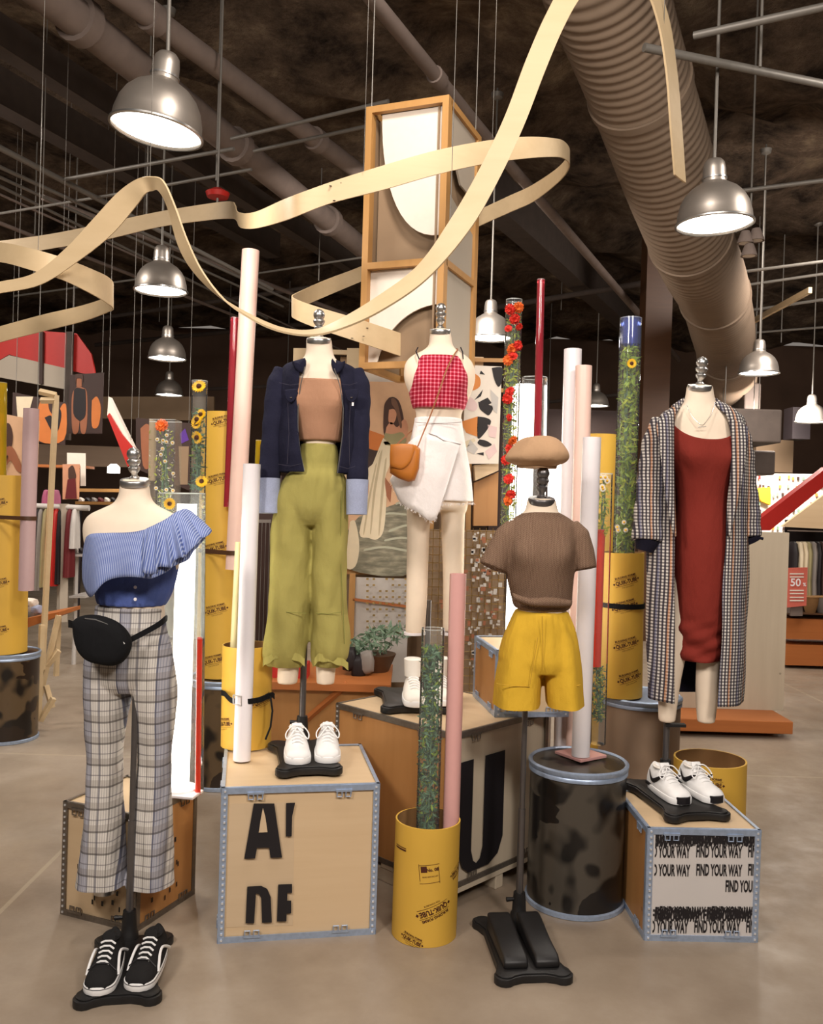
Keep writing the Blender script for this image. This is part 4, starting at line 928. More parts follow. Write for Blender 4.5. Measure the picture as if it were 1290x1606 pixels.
# ---- form 5 : coat
D5 = 3.72
f5_ = thing('dress_form', 'cream dress form in long checked coat over rust dress, on the right crate', 'mannequin', (W(1043, 1200, 3.76).x, 3.76, .42))
body(f5_, [(605, 1077, 1117, .046), (620, 1075, 1119, .05), (633, 1071, 1123, .055), (642, 1062, 1132, .062), (650, 1048, 1146, .07), (662, 1042, 1156, .08), (680, 1042, 1156, .09), (700, 1046, 1153, .1), (730, 1055, 1148, .105), (770, 1064, 1138, .09), (790, 1066, 1136, .085), (840, 1060, 1142, .1), (880, 1056, 1143, .105), (920, 1058, 1142, .1)], D5,
     legs=[[(900, 1056, 1098), (980, 1048, 1085), (1060, 1034, 1068), (1100, 1032, 1062), (1132, 1032, 1058)], [(900, 1102, 1142), (980, 1096, 1134), (1060, 1091, 1126), (1100, 1091, 1124), (1133, 1093, 1120)]], bust=(W(1100, 715, D5).z, .02))
neck_cap(f5_, 1097, 604, D5-.01, .05)
base_stand(f5_, 1.09, 3.58, .422, .2, 1.0, wd=.27, dp=.46, pole_xy=(W(1043, 1200, 3.74).x, 3.74))
obj('leg_bracket', box((W(1058, 1136, 3.72).x, 3.72, W(1058, 1137, 3.72).z), (.085, .03, .012)), MAT['black'], f5_, world=True, smooth=False)
nk = [W(u, v, D5-.075-.045*k) for u, v, k in [(1076, 634, .0), (1083, 650, .35), (1092, 661, .7), (1101, 667, .9), (1108, 660, .7), (1116, 648, .35), (1121, 632, 0)]]
nl = thing('necklace', 'fine silver necklace with a small bar pendant on the coat dress form', 'necklace', nk[3])
obj('chain', tube(cr([tuple(p) for p in nk], 5), .0012, 6), MAT['steel'], nl, world=True); obj('pendant', tube([W(1094, 670, D5-.118), W(1107, 669, D5-.118)], .0015, 6), MAT['steel'], nl, world=True)
# ================================================================== FABRICS
def m_stripe():
    t = NT('blue_stripe_cotton'); o = t.xyz(); co_ = o[0]; s = lines(t, co_, .0068, .003)
    n = t.noise(5, 3); k = t.mix(t.math('MULTIPLY', n, .5), S(94, 110, 164), S(78, 94, 148)); t.col(k if False else t.mix(t.math('MULTIPLY', s, .55), k, S(196, 206, 230))); return t.set(.85, 0, .2)
def m_plaid():
    t = NT('window_plaid'); o = t.xyz(); x = o[0]; z = o[2]
    k = t.mix(t.noise(300, 1), S(198, 192, 184), S(214, 208, 200))
    for (c, per, wd, off, cl, am) in [(x, .0078, .003, 0, S(110, 104, 104), .42), (x, .132, .04, .12, S(96, 108, 146), .45), (x, .066, .006, .25, S(30, 36, 70), .62), (x, .066, .004, .7, S(70, 62, 56), .5), (z, .078, .028, .1, S(120, 110, 100), .35), (z, .078, .007, .1, S(60, 54, 54), .6), (z, .078, .004, .55, S(90, 84, 90), .6)]:
        k = t.mix(t.math('MULTIPLY', lines(t, c, per, wd, off), am), k, cl)
    t.col(k); t.bump(t.noise(8, 3, (1.6, 1.6, .8)), .5, .02); return t.set(.9, 0, .15)
def m_gingham():
    t = NT('red_gingham'); o = t.xyz(); x = o[0]; k = S(150, 12, 38)
    a, b = lines(t, x, .0175, .0062), lines(t, o[2], .0175, .0062)
    k = t.mix(t.math('MULTIPLY', t.math('MAXIMUM', a, b), .62), k, S(220, 92, 114)); k = t.mix(t.math('MULTIPLY', t.math('MULTIPLY', a, b), .6), k, S(240, 170, 180)); t.col(k); return t.set(.85, 0, .2)
def m_coat():
    t = NT('shop_check'); o = t.xyz(); x = o[0]; z = o[2]
    a, b = lines(t, x, .0135, .0065), lines(t, z, .0135, .0065); k = t.mix(a, S(210, 204, 196), S(78, 72, 78)); k = t.mix(t.math('MULTIPLY', b, .75), k, S(48, 42, 48))
    for c, per, off, cl in [(x, .081, .1, S(190, 120, 60)), (x, .081, .6, S(60, 66, 110))]: k = t.mix(t.math('MULTIPLY', lines(t, c, per, .007, off), .55), k, cl)
    t.col(k); t.bump(t.noise(300, 1), .2, .002); return t.set(.95, 0, .1)
def m_knit():
    t = NT('ribbed_knit'); o = t.xyz(); w1_ = t.n('ShaderNodeTexWave', wave_type='BANDS', bands_direction='X'); w1_.inputs['Scale'].default_value = 60; w1_.inputs['Distortion'].default_value = 2.5; w1_.inputs['Detail Scale'].default_value = 3
    t.l(t.tc.outputs['Object'], w1_.inputs['Vector']); zz = t.math('FRACT', t.math('MULTIPLY', t.math('ADD', o[2], t.math('MULTIPLY', t.math('PINGPONG', o[0], .012), .8)), 130.0))
    f = t.math('MULTIPLY', w1_.outputs['Fac'], .5); f = t.math('ADD', f, t.math('MULTIPLY', zz, .5)); t.col(t.mix(f, S(84, 60, 46), S(146, 120, 100))); t.bump(f, .5, .004); return t.set(.9, 0, .15)
def m_denim(name, c, c2, fine=700):
    t = NT(name); k = t.mix(t.noise(9, 4), c, c2); n = t.noise(fine, 1, (1, 1, .3)); t.col(t.mix(t.math('MULTIPLY', n, .35), k, tuple(min(1, x*2.2+.01) for x in c2))); t.bump(t.math('ADD', t.math('MULTIPLY', n, .06), t.noise(10, 3, (1.3, 1.3, 1))), .6, .02); return t.set(.9, 0, .15)
MAT.update(stripe=m_stripe(), plaid=m_plaid(), gingham=m_gingham(), coat=m_coat(), knit=m_knit(), denim_b=m_denim('blue_denim', S(54, 68, 126), S(80, 96, 152)), denim_k=m_denim('indigo_denim', S(20, 20, 34), S(30, 30, 48)), denim_l=m_denim('light_denim', S(126, 134, 158), S(150, 156, 178)), denim_w=m_denim('white_denim', S(226, 216, 212), S(240, 232, 228)),
  olive=fabric('olive_cotton', S(160, 150, 84), .1), mustard=fabric('mustard_linen', S(208, 166, 50), .08), tan=fabric('tan_rib', S(176, 132, 104), .05), rust=fabric('rust_jersey', S(122, 42, 33), .06), wool=fabric('beige_felt', S(186, 150, 116), .08), lining=fabric('dark_lining', S(22, 20, 34)), leather=plain('tan_leather', S(186, 112, 40), .45, nz=.1, sc=20), strapl=plain('strap_leather', S(150, 96, 60), .5), seam=plain('seam_thread', S(120, 120, 56), .8), gold=plain('brass', (.6, .42, .18), .3, .9))
def garment(name, label, cat, geo, mat, vox=.006, it=3, parent=None, cut=None):
    """cut: world points; everything below them is cut away so the hem is open"""
    o = obj(name, geo, MAT[mat], parent, bake=[m_remesh(vox, it)] if vox else None, sharp=180, world=parent is not None)
    if cut:
        off = ROOT[root_of(o)].inverted() if parent is not None else ROOT[o].inverted()
        bm = bmesh.new(); bm.from_mesh(o.data); P = off @ cut
        bmesh.ops.bisect_plane(bm, geom=bm.verts[:]+bm.edges[:]+bm.faces[:], plane_co=P, plane_no=(.03, 0, -1), clear_outer=True)
        bm.to_mesh(o.data); bm.free(); o.data.polygons.foreach_set('use_smooth', [True]*len(o.data.polygons))
    if parent is None: tag(o, label, cat)
    return o
def wrinkle(am=.004, seed=0, fx=3.0, fz=14):
    ph = random.Random(seed).random()*6
    return lambda a, t, z: am*(sin(a*fx+z*fz+ph)+.6*sin(a*(fx+2)-z*fz*1.7+ph*2)+.4*sin(z*fz*3.1+a*2))
# ---- 1 plaid trousers
wr = wrinkle(.0025, 1)
tr = loft(sil([(950, 152, 258, .09), (968, 150, 259, .09), (990, 144, 263, .096), (1015, 137, 268, .106), (1045, 133, 272, .112), (1066, 136, 270, .106), (1082, 150, 258, .08)], D1), 56, wr)
l1 = loft(sil([(995, 148, 203, .085), (1025, 137, 204, .095), (1055, 132, 205, .10), (1090, 131, 203, .095), (1130, 133, 197, .085), (1180, 137, 192, .075), (1230, 137, 190, .075), (1280, 132, 192, .08), (1330, 127, 194, .086), (1370, 122, 198, .09), (1402, 119, 200, .094), (1425, 118, 201, .096)], D1, kz=1), 36, lambda a, t, z: wr(a, t, z)+.005*t*sin(5*a))
l2 = loft(sil([(995, 205, 262, .085), (1025, 204, 269, .095), (1055, 203, 274, .10), (1090, 207, 275, .095), (1130, 212, 273, .085), (1180, 217, 269, .075), (1230, 216, 266, .075), (1280, 210, 268, .08), (1330, 205, 270, .086), (1376, 201, 272, .09), (1395, 200, 272, .09), (1425, 199, 273, .09)], D1, kz=1), 36, lambda a, t, z: wr(a, t, z)+.005*t*sin(5*a+1))
garment('trousers', 'flared cream and grey plaid trousers on the front left dress form', 'trousers', join(tr, l1, l2), 'plaid', cut=W(195, 1384, D1))
bodice = loft(sil([(845, 143, 283, .1), (870, 140, 282, .108), (900, 144, 277, .108), (925, 149, 270, .1), (940, 152, 263, .095), (948, 155, 258, .092)], D1), 56, bustfn(W(211, 872, D1).z, .02, wv=lambda a, t, z: .0035*t*sin(a*17)))
RT = thing('ruffle_top', 'blue striped one-shoulder ruffle top with denim waist', 'top', W(210, 945, D1))
garment('denim_bodice', '', '', bodice, 'denim_b', .005, 2, RT)
for u, v in ((212, 921), (212, 940)): obj('button', lathe([(.006, 0), (.005, .002)], n=12), MAT['white'], RT).location = Vector(W(u, v, D1-.112))-RT.location
for c in [x for x in bpy.data.objects if x.parent == RT and x.name.startswith('button')]: c.rotation_euler = (pi/2, 0, 0)
MAT['stripe_d'] = MAT['stripe']
# ruffle: from left back round the bust and over the right shoulder
top = [(150, 868, 3.32), (134, 850, 3.2), (142, 838, 3.12), (170, 836, 3.085), (205, 835, 3.075), (232, 829, 3.08), (258, 816, 3.1), (278, 803, 3.14), (290, 800, 3.22), (285, 806, 3.3)]
bot = [(165, 905, 3.36), (133, 900, 3.2), (140, 934, 3.07), (165, 912, 3.02), (212, 907, 3.0), (236, 905, 2.99), (270, 893, 3.0), (300, 868, 3.05), (327, 838, 3.18), (312, 822, 3.32)]
def rw(s, t): 
    a = .016*t*(.55 if s < .5 else 1.0); k = s*38 if s < .5 else s*62
    return (0.004*t*sin(k*.7), a*sin(k)-.05*t*(1-t), .006*t*sin(k*.5)+.016*t*(1-t))
obj('ruffle', sheet(top, bot, 12, 10, rw), MAT['stripe'], RT, world=True, bake=[m_solid(.003)], sharp=180)
top2 = [(228, 830, 3.05), (245, 822, 3.06), (262, 813, 3.09), (276, 803, 3.13), (290, 798, 3.2), (300, 802, 3.26)]
bot2 = [(223, 898, 2.98), (243, 896, 2.96), (272, 884, 2.97), (296, 866, 3.0), (326, 836, 3.12), (322, 826, 3.24)]
obj('ruffle', sheet(top2, bot2, 12, 14, lambda s, t: (.008*t*sin(s*40), .018*t*sin(s*46)-.02*t*(1-t), .02*t*(1-t)+.008*t*sin(s*30))), MAT['stripe'], RT, world=True, bake=[m_solid(.003)], sharp=180)
# fanny pack
FP = thing('belt_bag', 'black velvet half-moon belt bag slung across the plaid trousers', 'bag', W(160, 1040, 3.0))
obj('pouch', pillow([(114, 975), (122, 968), (140, 964), (163, 967), (184, 976), (199, 990), (206, 1006), (203, 1024), (193, 1038), (178, 1044), (158, 1042), (138, 1036), (124, 1022), (117, 1002)], 3.02, .08), MAT['blackcloth'], FP, world=True, sharp=60)
obj('zip', tube([W(u, v, 2.99) for u, v in [(133, 970), (150, 972), (168, 979), (184, 992), (195, 1010)]], .0022, 6), MAT['steel'], FP, world=True)
obj('waist_strap', sheet([(202, 1000, 3.04), (225, 988, 3.07), (248, 975, 3.1), (259, 966, 3.17), (262, 965, 3.24)], [(203, 1009, 3.04), (226, 997, 3.07), (249, 984, 3.1), (260, 975, 3.17), (262, 973, 3.24)], 2, 4), MAT['blackcloth'], FP, world=True, bake=[m_solid(.003)])
obj('waist_strap', sheet([(118, 976, 3.04), (108, 972, 3.1), (112, 974, 3.2), (140, 972, 3.3)], [(118, 986, 3.04), (108, 984, 3.1), (112, 984, 3.2), (140, 980, 3.3)], 2, 4), MAT['blackcloth'], FP, world=True, bake=[m_solid(.003)])
# ---- 2 olive trousers, tube top, jacket
wr2 = wrinkle(.0035, 5)
tr = loft(sil([(697, 472, 529, .086), (722, 469, 531, .09), (735, 462, 534, .09), (748, 448, 542, .105), (770, 434, 546, .112), (795, 431, 544, .112), (812, 442, 534, .095), (824, 456, 520, .07)], D2), 56, lambda a, t, z: wr2(a, t, z)*.6+(.003*sin(a*20) if t > .25 else .0015*sin(z*300)))
l1 = loft(sil([(742, 456, 488, .085), (765, 438, 489, .095), (795, 429, 490, .1), (850, 425, 489, .1), (900, 424, 488, .098), (950, 420, 486, .098), (990, 416, 485, .1), (1015, 413, 482, .1), (1032, 413, 480, .09), (1044, 420, 474, .07)], D2, kz=1), 40, lambda a, t, z: wr2(a, t, z)+.006*max(0, t-.75)*4*sin(a*9))
l2 = loft(sil([(742, 489, 526, .085), (765, 489, 540, .095), (795, 488, 545, .1), (850, 490, 546, .1), (900, 490, 543, .098), (950, 489, 543, .098), (990, 488, 548, .1), (1012, 488, 549, .1), (1030, 489, 546, .09), (1044, 493, 534, .07)], D2, kz=1), 40, lambda a, t, z: wr2(a, t, z)+.006*max(0, t-.75)*4*sin(a*9+2))
OT = thing('trousers', 'olive green wide trousers gathered at the ankle, below the denim jacket', 'trousers', W(487, 1044, D2))
garment('trouser_body', '', '', join(tr, l1, l2), 'olive', .006, 3, OT)
for q in ([(412, 1038), (432, 1026), (452, 1024), (478, 1036)], [(490, 1040), (500, 1030), (522, 1032), (546, 1042)]):
    obj('gathered_cuff', sheet([(u, v-4, D2-.095+.02*abs(i-1.5)) for i, (u, v) in enumerate(q)], [(u, v+8, D2-.10+.02*abs(i-1.5)) for i, (u, v) in enumerate(q)], 4, 6, lambda s, t: (0, .004*sin(s*30), .003*sin(s*24))), MAT['olive'], OT, world=True, bake=[m_solid(.004)])
for (a, b) in (((449, 960), (480, 962)), ((495, 962), (535, 960))):
    obj('knee_seam', tube([W(a[0], a[1], D2-.1), W((a[0]+b[0])/2, a[1]+1, D2-.104), W(b[0], b[1], D2-.097)], .0014, 5), MAT['seam'], OT, world=True)
for u0, u1 in ((443, 437), (536, 540)): obj('side_seam', tube([W(u0, 770, D2-.075), W(u0-3, 860, D2-.075), W(u1-2, 960, D2-.07), W(u1, 1010, D2-.07)], .0016, 5), MAT['seam'], OT, world=True)
obj('cotton_underlayer', loft(sil([(1040, 430, 470, .055), (1075, 433, 466, .05)], D2, 2), 24), MAT['form'], OT, world=True) if False else None
TT = garment('bandeau_top', 'tan strapless tube top under the dark denim jacket', 'top', loft(sil([(598, 440, 560, .096), (604, 439, 561, .102), (640, 449, 551, .112), (670, 459, 541, .104), (688, 465, 536, .094), (692, 466, 535, .09)], D2), 56, bustfn(W(500, 632, D2).z, .02)), 'tan', .005, 2)
JK = thing('denim_jacket', 'open dark indigo denim jacket with pale turned-back cuffs', 'jacket', W(500, 742, D2))
def open_shell(rows, d, d_open, fold=None, n=44):
    """rows (v, uL, uR, openL, openR, ry): shell round the back, open in front"""
    R = []
    for v, a, b, oa, ob, ry in rows:
        p, q, s, e = W(a, v, d), W(b, v, d), W(oa, v, d-ry*.9), W(ob, v, d-ry*.9); R.append(((p.x+q.x)/2, d, (p.z+q.z)/2, (q.x-p.x)/2, ry, s.x, e.x))
    R = cr(R, 5); A = []
    for k, (cx, cy, cz, rx, ry, xs, xe) in enumerate(R):
        c1 = max(-.98, min(.98, (xs-cx)/rx)); c2 = max(-.98, min(.98, (xe-cx)/rx))
        aL = pi+math.acos(-c1) if False else 2*pi-math.acos(c1); aR = 2*pi-math.acos(c2)   # front angles (sin<0)
        a0, a1 = aR-2*pi, aL; row = []   # from right opening, through right side (0), back (pi/2), left (pi) to left opening
        for i in range(n+1):
            a = a0+(a1-a0)*i/n; f = fold(a, k/(len(R)-1), cz) if fold else 0
            row.append(Vector((cx+(rx+f)*cos(a), cy+(ry+f)*sin(a), cz)))
        A.append(row)
    return A
JA = open_shell([(566, 474, 526, 478, 524, .066), (574, 450, 550, 473, 527, .08), (584, 442, 559, 471, 531, .095), (605, 440, 561, 468, 535, .115), (640, 440, 562, 465, 538, .128), (670, 438, 561, 466, 538, .128), (700, 436, 560, 469, 534, .125), (725, 434, 558, 474, 530, .12), (742, 434, 556, 477, 528, .118)], D2, 0, wrinkle(.003, 3, 3, 18))
obj('jacket_shell', grid(JA), MAT['denim_k'], JK, world=True, bake=[m_solid(.007)], sharp=180)
for side, P, rr in (('l', [(447, 582, 3.68), (438, 605, 3.67), (431, 650, 3.66), (426, 700, 3.65), (421, 752, 3.63)], [.036, .042, .038, .036, .037]), ('r', [(553, 583, 3.68), (561, 608, 3.67), (563, 650, 3.66), (562, 700, 3.65), (560, 754, 3.63)], [.034, .04, .036, .034, .035])):
    PP = cr([(*W(*p), r) for p, r in zip(P, rr)], 8); g = tube([p[:3] for p in PP], [p[3]+.0012*sin(i*1.1) for i, p in enumerate(PP)], 24, sy=1.25)
    obj('sleeve', g, MAT['denim_k'], JK, world=True, sharp=180)
    a = P[-1]; b = (a[0]-1, a[1]+53, a[2]-.01)
    obj('turned_cuff', tube([W(*a)-Vector((0, 0, -.004)), W(*b)], [rr[-1]+.002, rr[-1]-.001], 24, sy=1.25), MAT['denim_l'], JK, world=True)
for pts_ in ([(471, 572), (458, 566), (462, 578), (474, 586), (480, 572), (478, 562)], [(527, 572), (541, 566), (538, 578), (526, 588), (519, 572), (521, 562)]):
    obj('collar', pillow(pts_, 3.585, .02, 3, 2), MAT['denim_k'], JK, world=True)
for uu, mt in (((478, 575), (471, 605), (467, 640), (467, 680), (471, 712), (477, 738)), 'steel'), (((524, 578), (533, 605), (538, 640), (537, 680), (533, 712), (529, 742)), 'steel'):
    obj('zip', tube([W(u, v, D2-.112) for u, v in uu], .0022, 6), MAT[mt], JK, world=True)
for (u, v) in ((446, 612), (541, 612)):
    obj('pocket_flap', pillow([(u, v), (u+20, v-2), (u+19, v+12), (u+10, v+20), (u+1, v+12)], D2-.112, .012, 2, 2), MAT['denim_k'], JK, world=True)
    obj('pocket_button', lathe([(.005, 0), (.004, -.003)], W(u+10, v+11, D2-.122), 10), MAT['steel'], JK, world=True)
obj('white_tag', box(W(553, 634, D2-.118), (.008, .003, .014)), MAT['white'], JK, world=True, smooth=False)
MAT['stitch'] = plain('jacket_stitch', S(60, 56, 70), .8)
for q in ([(437, 600), (455, 604), (468, 602)], [(534, 602), (548, 604), (560, 600)], [(436, 728), (455, 731), (474, 727)], [(531, 731), (545, 735), (557, 731)], [(451, 632), (453, 680), (450, 728)], [(549, 632), (547, 680), (548, 730)]):
    obj('stitch_line', tube([W(u, v, D2-.119) for u, v in q], .0008, 5), MAT['stitch'], JK, world=True)
# ---- 3 gingham top + skirt
GT = thing('gingham_top', 'cropped red gingham strap top on the centre dress form', 'top', W(690, 643, D3))
garment('gingham_body', '', '', loft(sil([(560, 653, 726, .08), (568, 645, 733, .088), (580, 640, 739, .096), (592, 638, 741, .104), (610, 640, 738, .112), (628, 643, 733, .115), (642, 647, 728, .115)], D3), 60, bustfn(W(690, 600, D3).z, .02)), 'gingham', .005, 2, GT)
for a, b, c in (((657, 563), (652, 551), (655, 545)), ((726, 563), (725, 552), (722, 545))): obj('shoulder_strap', tube([W(*a, D3-.09), W(*b, D3-.06), W(*c, D3-.0)], .0028, 6), MAT['lining'], GT, world=True)
SK = thing('denim_skirt', 'white frayed wrap denim skirt on the centre dress form', 'skirt', W(685, 800, D3))
garment('skirt_body', '', '', loft(sil([(656, 650, 724, .09), (668, 648, 725, .093), (700, 641, 730, .105), (740, 634, 737, .113), (785, 628, 741, .118)], D3), 56, lambda a, t, z: .004*t*sin(a*7+1)), 'denim_w', .005, 2, SK)
tp = [(641, 694, D3-.06), (655, 684, D3-.1), (672, 681, D3-.115), (700, 687, D3-.115), (722, 696, D3-.1)]
bt_ = [(612, 752, D3-.05), (628, 788, D3-.11), (654, 803, D3-.14), (680, 816, D3-.15), (697, 775, D3-.14)]
obj('wrap_flap', sheet(tp, bt_, 12, 8, lambda s, t: (0, -.008*t*sin(s*12), 0)), MAT['denim_w'], SK, world=True, bake=[m_solid(.005)], sharp=180)
def fray(P, n, seed, parent, mat, ln=.012):
    rd = random.Random(seed); Q = [Vector(p) for p in cr([tuple(W(*p)) for p in P], 12)]; g = ([], [])
    for i in range(n):
        t = rd.random()*(len(Q)-1.01); p = Q[int(t)].lerp(Q[int(t)+1], t % 1); d = Vector((rd.gauss(0, .4), rd.gauss(0, .3), -1)).normalized()*ln*rd.uniform(.5, 1.2)
        g = join(g, tube([p, p+d*.5+Vector((rd.gauss(0, .001), 0, 0)), p+d], .0008, 4))
    return obj('frayed_hem', g, MAT[mat], parent, world=True)
fray(bt_, 110, 3, SK, 'denim_w'); fray([(690, 790, D3-.125), (720, 789, D3-.12), (743, 788, D3-.06)], 60, 4, SK, 'denim_w')
MAT['skirtseam'] = plain('grey_seam', S(150, 140, 136), .8)  # even grey for the skirt's waist seam and wrap edge
obj('waist_seam', tube([W(651, 662, D3-.085), W(672, 664, D3-.098), (W(700, 664, D3-.098)), W(723, 662, D3-.085)], .0016, 5), MAT['skirtseam'], SK, world=True)
obj('wrap_edge', tube([W(672, 680, D3-.118), W(684, 684, D3-.12), W(695, 691, D3-.12), W(722, 697, D3-.104)], .0024, 5), MAT['skirtseam'], SK, world=True)
BG = thing('shoulder_bag', 'tan leather flap shoulder bag hanging over the white skirt', 'bag', W(633, 755, 3.9))
obj('bag_body', pillow([(613, 697), (640, 696), (652, 698), (659, 704), (657, 735), (650, 754), (640, 756), (624, 750), (611, 742), (611, 715)], 3.92, .07, 5, 1), MAT['leather'], BG, world=True, sharp=45)
obj('flap', pillow([(612, 697), (648, 697), (647, 715), (640, 729), (629, 736), (618, 733), (611, 728)], 3.88, .012, 3, 2), MAT['leather'], BG, world=True, sharp=45)
obj('bag_strap', tube(cr([tuple(W(*q)) for q in [(655, 700, 3.9), (665, 675, 3.94), (676, 648, 3.95), (688, 615, 3.93), (700, 580, 3.95), (712, 556, 3.99), (717, 549, 4.08), (712, 552, 4.2), (690, 600, 4.24), (660, 660, 4.2), (640, 680, 4.05), (622, 697, 3.93)]], 5), .004, 8, sx=.6), MAT['strapl'], BG, world=True)
# ---- 4 knit top, shorts, beret
KT = thing('knit_top', 'brown ribbed short-sleeved knit top under the beret', 'top', W(848, 955, D4))
tb = loft(sil([(803, 824, 876, .062), (807, 816, 884, .067), (813, 806, 894, .074), (822, 799, 903, .084), (836, 794, 906, .095), (858, 791, 905, .108), (880, 791, 902, .115), (905, 794, 899, .112), (928, 799, 897, .104), (945, 803, 896, .1), (955, 808, 892, .096)], D4), 56, bustfn(W(848, 868, D4).z, .022, wv=lambda a, t, z: .003*max(0, t-.8)*5*sin(z*160+a*1.5)))
sl = tube([W(808, 824, D4), W(797, 840, D4), W(783, 866, D4-.01), W(772, 891, D4-.02)], [.035, .05, .05, .052], 28, sy=1.1)
sr = tube([W(893, 824, D4), W(904, 840, D4), W(912, 866, D4-.01), W(917, 893, D4-.02)], [.034, .047, .046, .044], 28, sy=1.15)
garment('knit_body', '', '', join(tb, sl, sr), 'knit', .006, 4, KT)
for P_, r_ in ((((772, 890), (771, 894)), .0535), (((917, 891), (917, 896)), .0455)): pass
obj('twisted_hem', sheet([(803, 930, D4-.09), (830, 938, D4-.115), (862, 937, D4-.115), (896, 942, D4-.085)], [(806, 942, D4-.09), (832, 950, D4-.12), (864, 952, D4-.118), (893, 952, D4-.085)], 5, 8, lambda s, t: (0, -.012*sin(pi*t), 0)), MAT['knit'], KT, world=True, bake=[m_solid(.004)], sharp=180)
SHT = thing('shorts', 'mustard yellow elastic-waist shorts on the beret dress form', 'shorts', W(845, 1100, D4))
sb = loft(sil([(957, 808, 890, .092), (966, 803, 894, .096), (985, 795, 901, .102), (1010, 786, 906, .11), (1035, 782, 908, .116), (1052, 790, 902, .10)], D4), 60, lambda a, t, z: .0035*sin(a*26)*(1-t)*min(1, t*6+.3)+.003*sin(a*6+z*9))
s1 = loft(sil([(975, 806, 850, .08), (1000, 793, 850, .095), (1030, 784, 851, .105), (1060, 778, 850, .112), (1085, 775, 848, .116), (1108, 773, 847, .119), (1130, 772, 847, .12)], D4, kz=1), 36, lambda a, t, z: .004*sin(a*5))
s2 = loft(sil([(975, 850, 893, .08), (1000, 850, 902, .095), (1030, 850, 908, .105), (1060, 852, 911, .112), (1085, 854, 912, .116), (1108, 856, 914, .119), (1130, 857, 914, .12)], D4, kz=1), 36, lambda a, t, z: .004*sin(a*5+2))
garment('shorts_body', '', '', join(sb, s1, s2), 'mustard', .006, 2, SHT, cut=W(845, 1104, D4))
MAT['mustseam'] = plain('mustard_seam', S(186, 146, 40), .8)
for q, dd in ([(778, 1072), (800, 1076), (830, 1077)], .112), ([(888, 1077), (900, 1077), (910, 1074)], .1), ([(830, 1076), (836, 1040), (843, 1000)], .12), ([(850, 966), (851, 1010), (851, 1050)], .122):
    obj('seam', tube([W(u, v, D4-dd) for u, v in q], .0014, 5), MAT['mustseam'], SHT, world=True)
BR = thing('beret', 'beige felt beret perched on the finial of the brown knit form', 'hat', W(848, 728, D4))
br = [(684, 838, 862, .03), (687, 824, 873, .07), (692, 815, 881, .095), (699, 808, 887, .112), (707, 801, 892, .124), (714, 796, 894, .128), (720, 793, 892, .126), (725, 796, 886, .115), (729, 806, 876, .092), (732, 815, 868, .075)]
obj('felt_crown', loft(sil(br, D4, 3), 48, lambda a, t, z: .004*sin(a*3+z*20)+.003*sin(a*5)), MAT['wool'], BR, world=True, bake=[m_remesh(.005, 6)], sharp=180)
obj('headband', lathe([(.072, -.008), (.074, .0), (.07, .008)], W(842, 731, D4), 36, True, True), MAT['wool'], BR, world=True)
# ---- 5 dress + coat
DR = thing('midi_dress', 'rust red scoop-neck midi dress under the checked coat', 'dress', W(1098, 1033, D5))
def proj_v(z, d): return CV-(z-CAMH)/d*FPX-13
dR = sil([(648, 1053, 1141, .078), (656, 1043, 1153, .089), (668, 1039, 1160, .1), (689, 1039, 1160, .112), (700, 1042, 1157, .117), (720, 1048, 1153, .124), (745, 1057, 1146, .116), (775, 1061, 1141, .103), (800, 1062, 1140, .102), (840, 1059, 1142, .112), (880, 1057, 1143, .118), (930, 1057, 1141, .115), (980, 1058, 1135, .105), (1010, 1060, 1130, .1), (1033, 1062, 1127, .098)], D5, 8)
zb_, zt_ = dR[-1][2], dR[0][2]; zs_ = W(1100, 692, D5).z; bf = bustfn(W(1100, 718, D5).z, .022)
def ring_at(z):
    for k in range(len(dR)-1):
        if dR[k][2] >= z >= dR[k+1][2]:
            f = (dR[k][2]-z)/max(1e-9, dR[k][2]-dR[k+1][2]); return [a+(b-a)*f for a, b in zip(dR[k], dR[k+1])]
    return dR[0] if z > zt_ else dR[-1]
A = []; NT_, NA_ = 90, 96
for j in range(NT_+1):
    row = []
    for i in range(NA_+1):
        a = 2*pi*i/NA_+pi/2
        fr_ = max(0, -sin(a)); q = cos(a)/.93
        top_ = zt_ if (sin(a) >= -.05 or abs(q) >= 1) else zs_+(zt_-zs_)*(1-(1-abs(q)**2.4)**.55)
        z = top_+(zb_-top_)*j/NT_; cx, cy, cz, rx, ry = ring_at(z); t = (zt_-z)/(zt_-zb_)
        f = bf(a, 0, z)+(.007*sin(z*60+cos(a)*3.0) + .004*sin(z*110-cos(a)*5) if t > .8 else 0)*min(1, max(0, t-.8)*9)
        row.append(Vector((cx+(rx+f)*cos(a), cy+(ry+f)*sin(a), z)))
    A.append(row)
obj('dress_body', grid(A), MAT['rust'], DR, world=True, bake=[m_solid(.004)], sharp=180)
CT = thing('long_coat', 'long open black and white checked overcoat on the right dress form', 'coat', W(1095, 1095, D5))
CA = open_shell([(636, 1064, 1130, 1070, 1124, .064), (645, 1046, 1150, 1065, 1132, .08), (656, 1036, 1165, 1060, 1140, .1), (690, 1030, 1170, 1056, 1146, .125), (740, 1026, 1171, 1056, 1146, .14), (800, 1022, 1172, 1058, 1139, .14), (850, 1017, 1172, 1059, 1137, .145), (920, 1015, 1170, 1059, 1133, .15), (1000, 1016, 1167, 1059, 1131, .15), (1060, 1017, 1164, 1059, 1128, .15), (1096, 1018, 1162, 1059, 1125, .15)], D5, 0, lambda a, t, z: .007*t*sin(a*6+.7)+.003*sin(z*16+a*3))
obj('coat_shell', grid(CA), MAT['coat'], CT, world=True, bake=[m_solid(.008)], sharp=180)
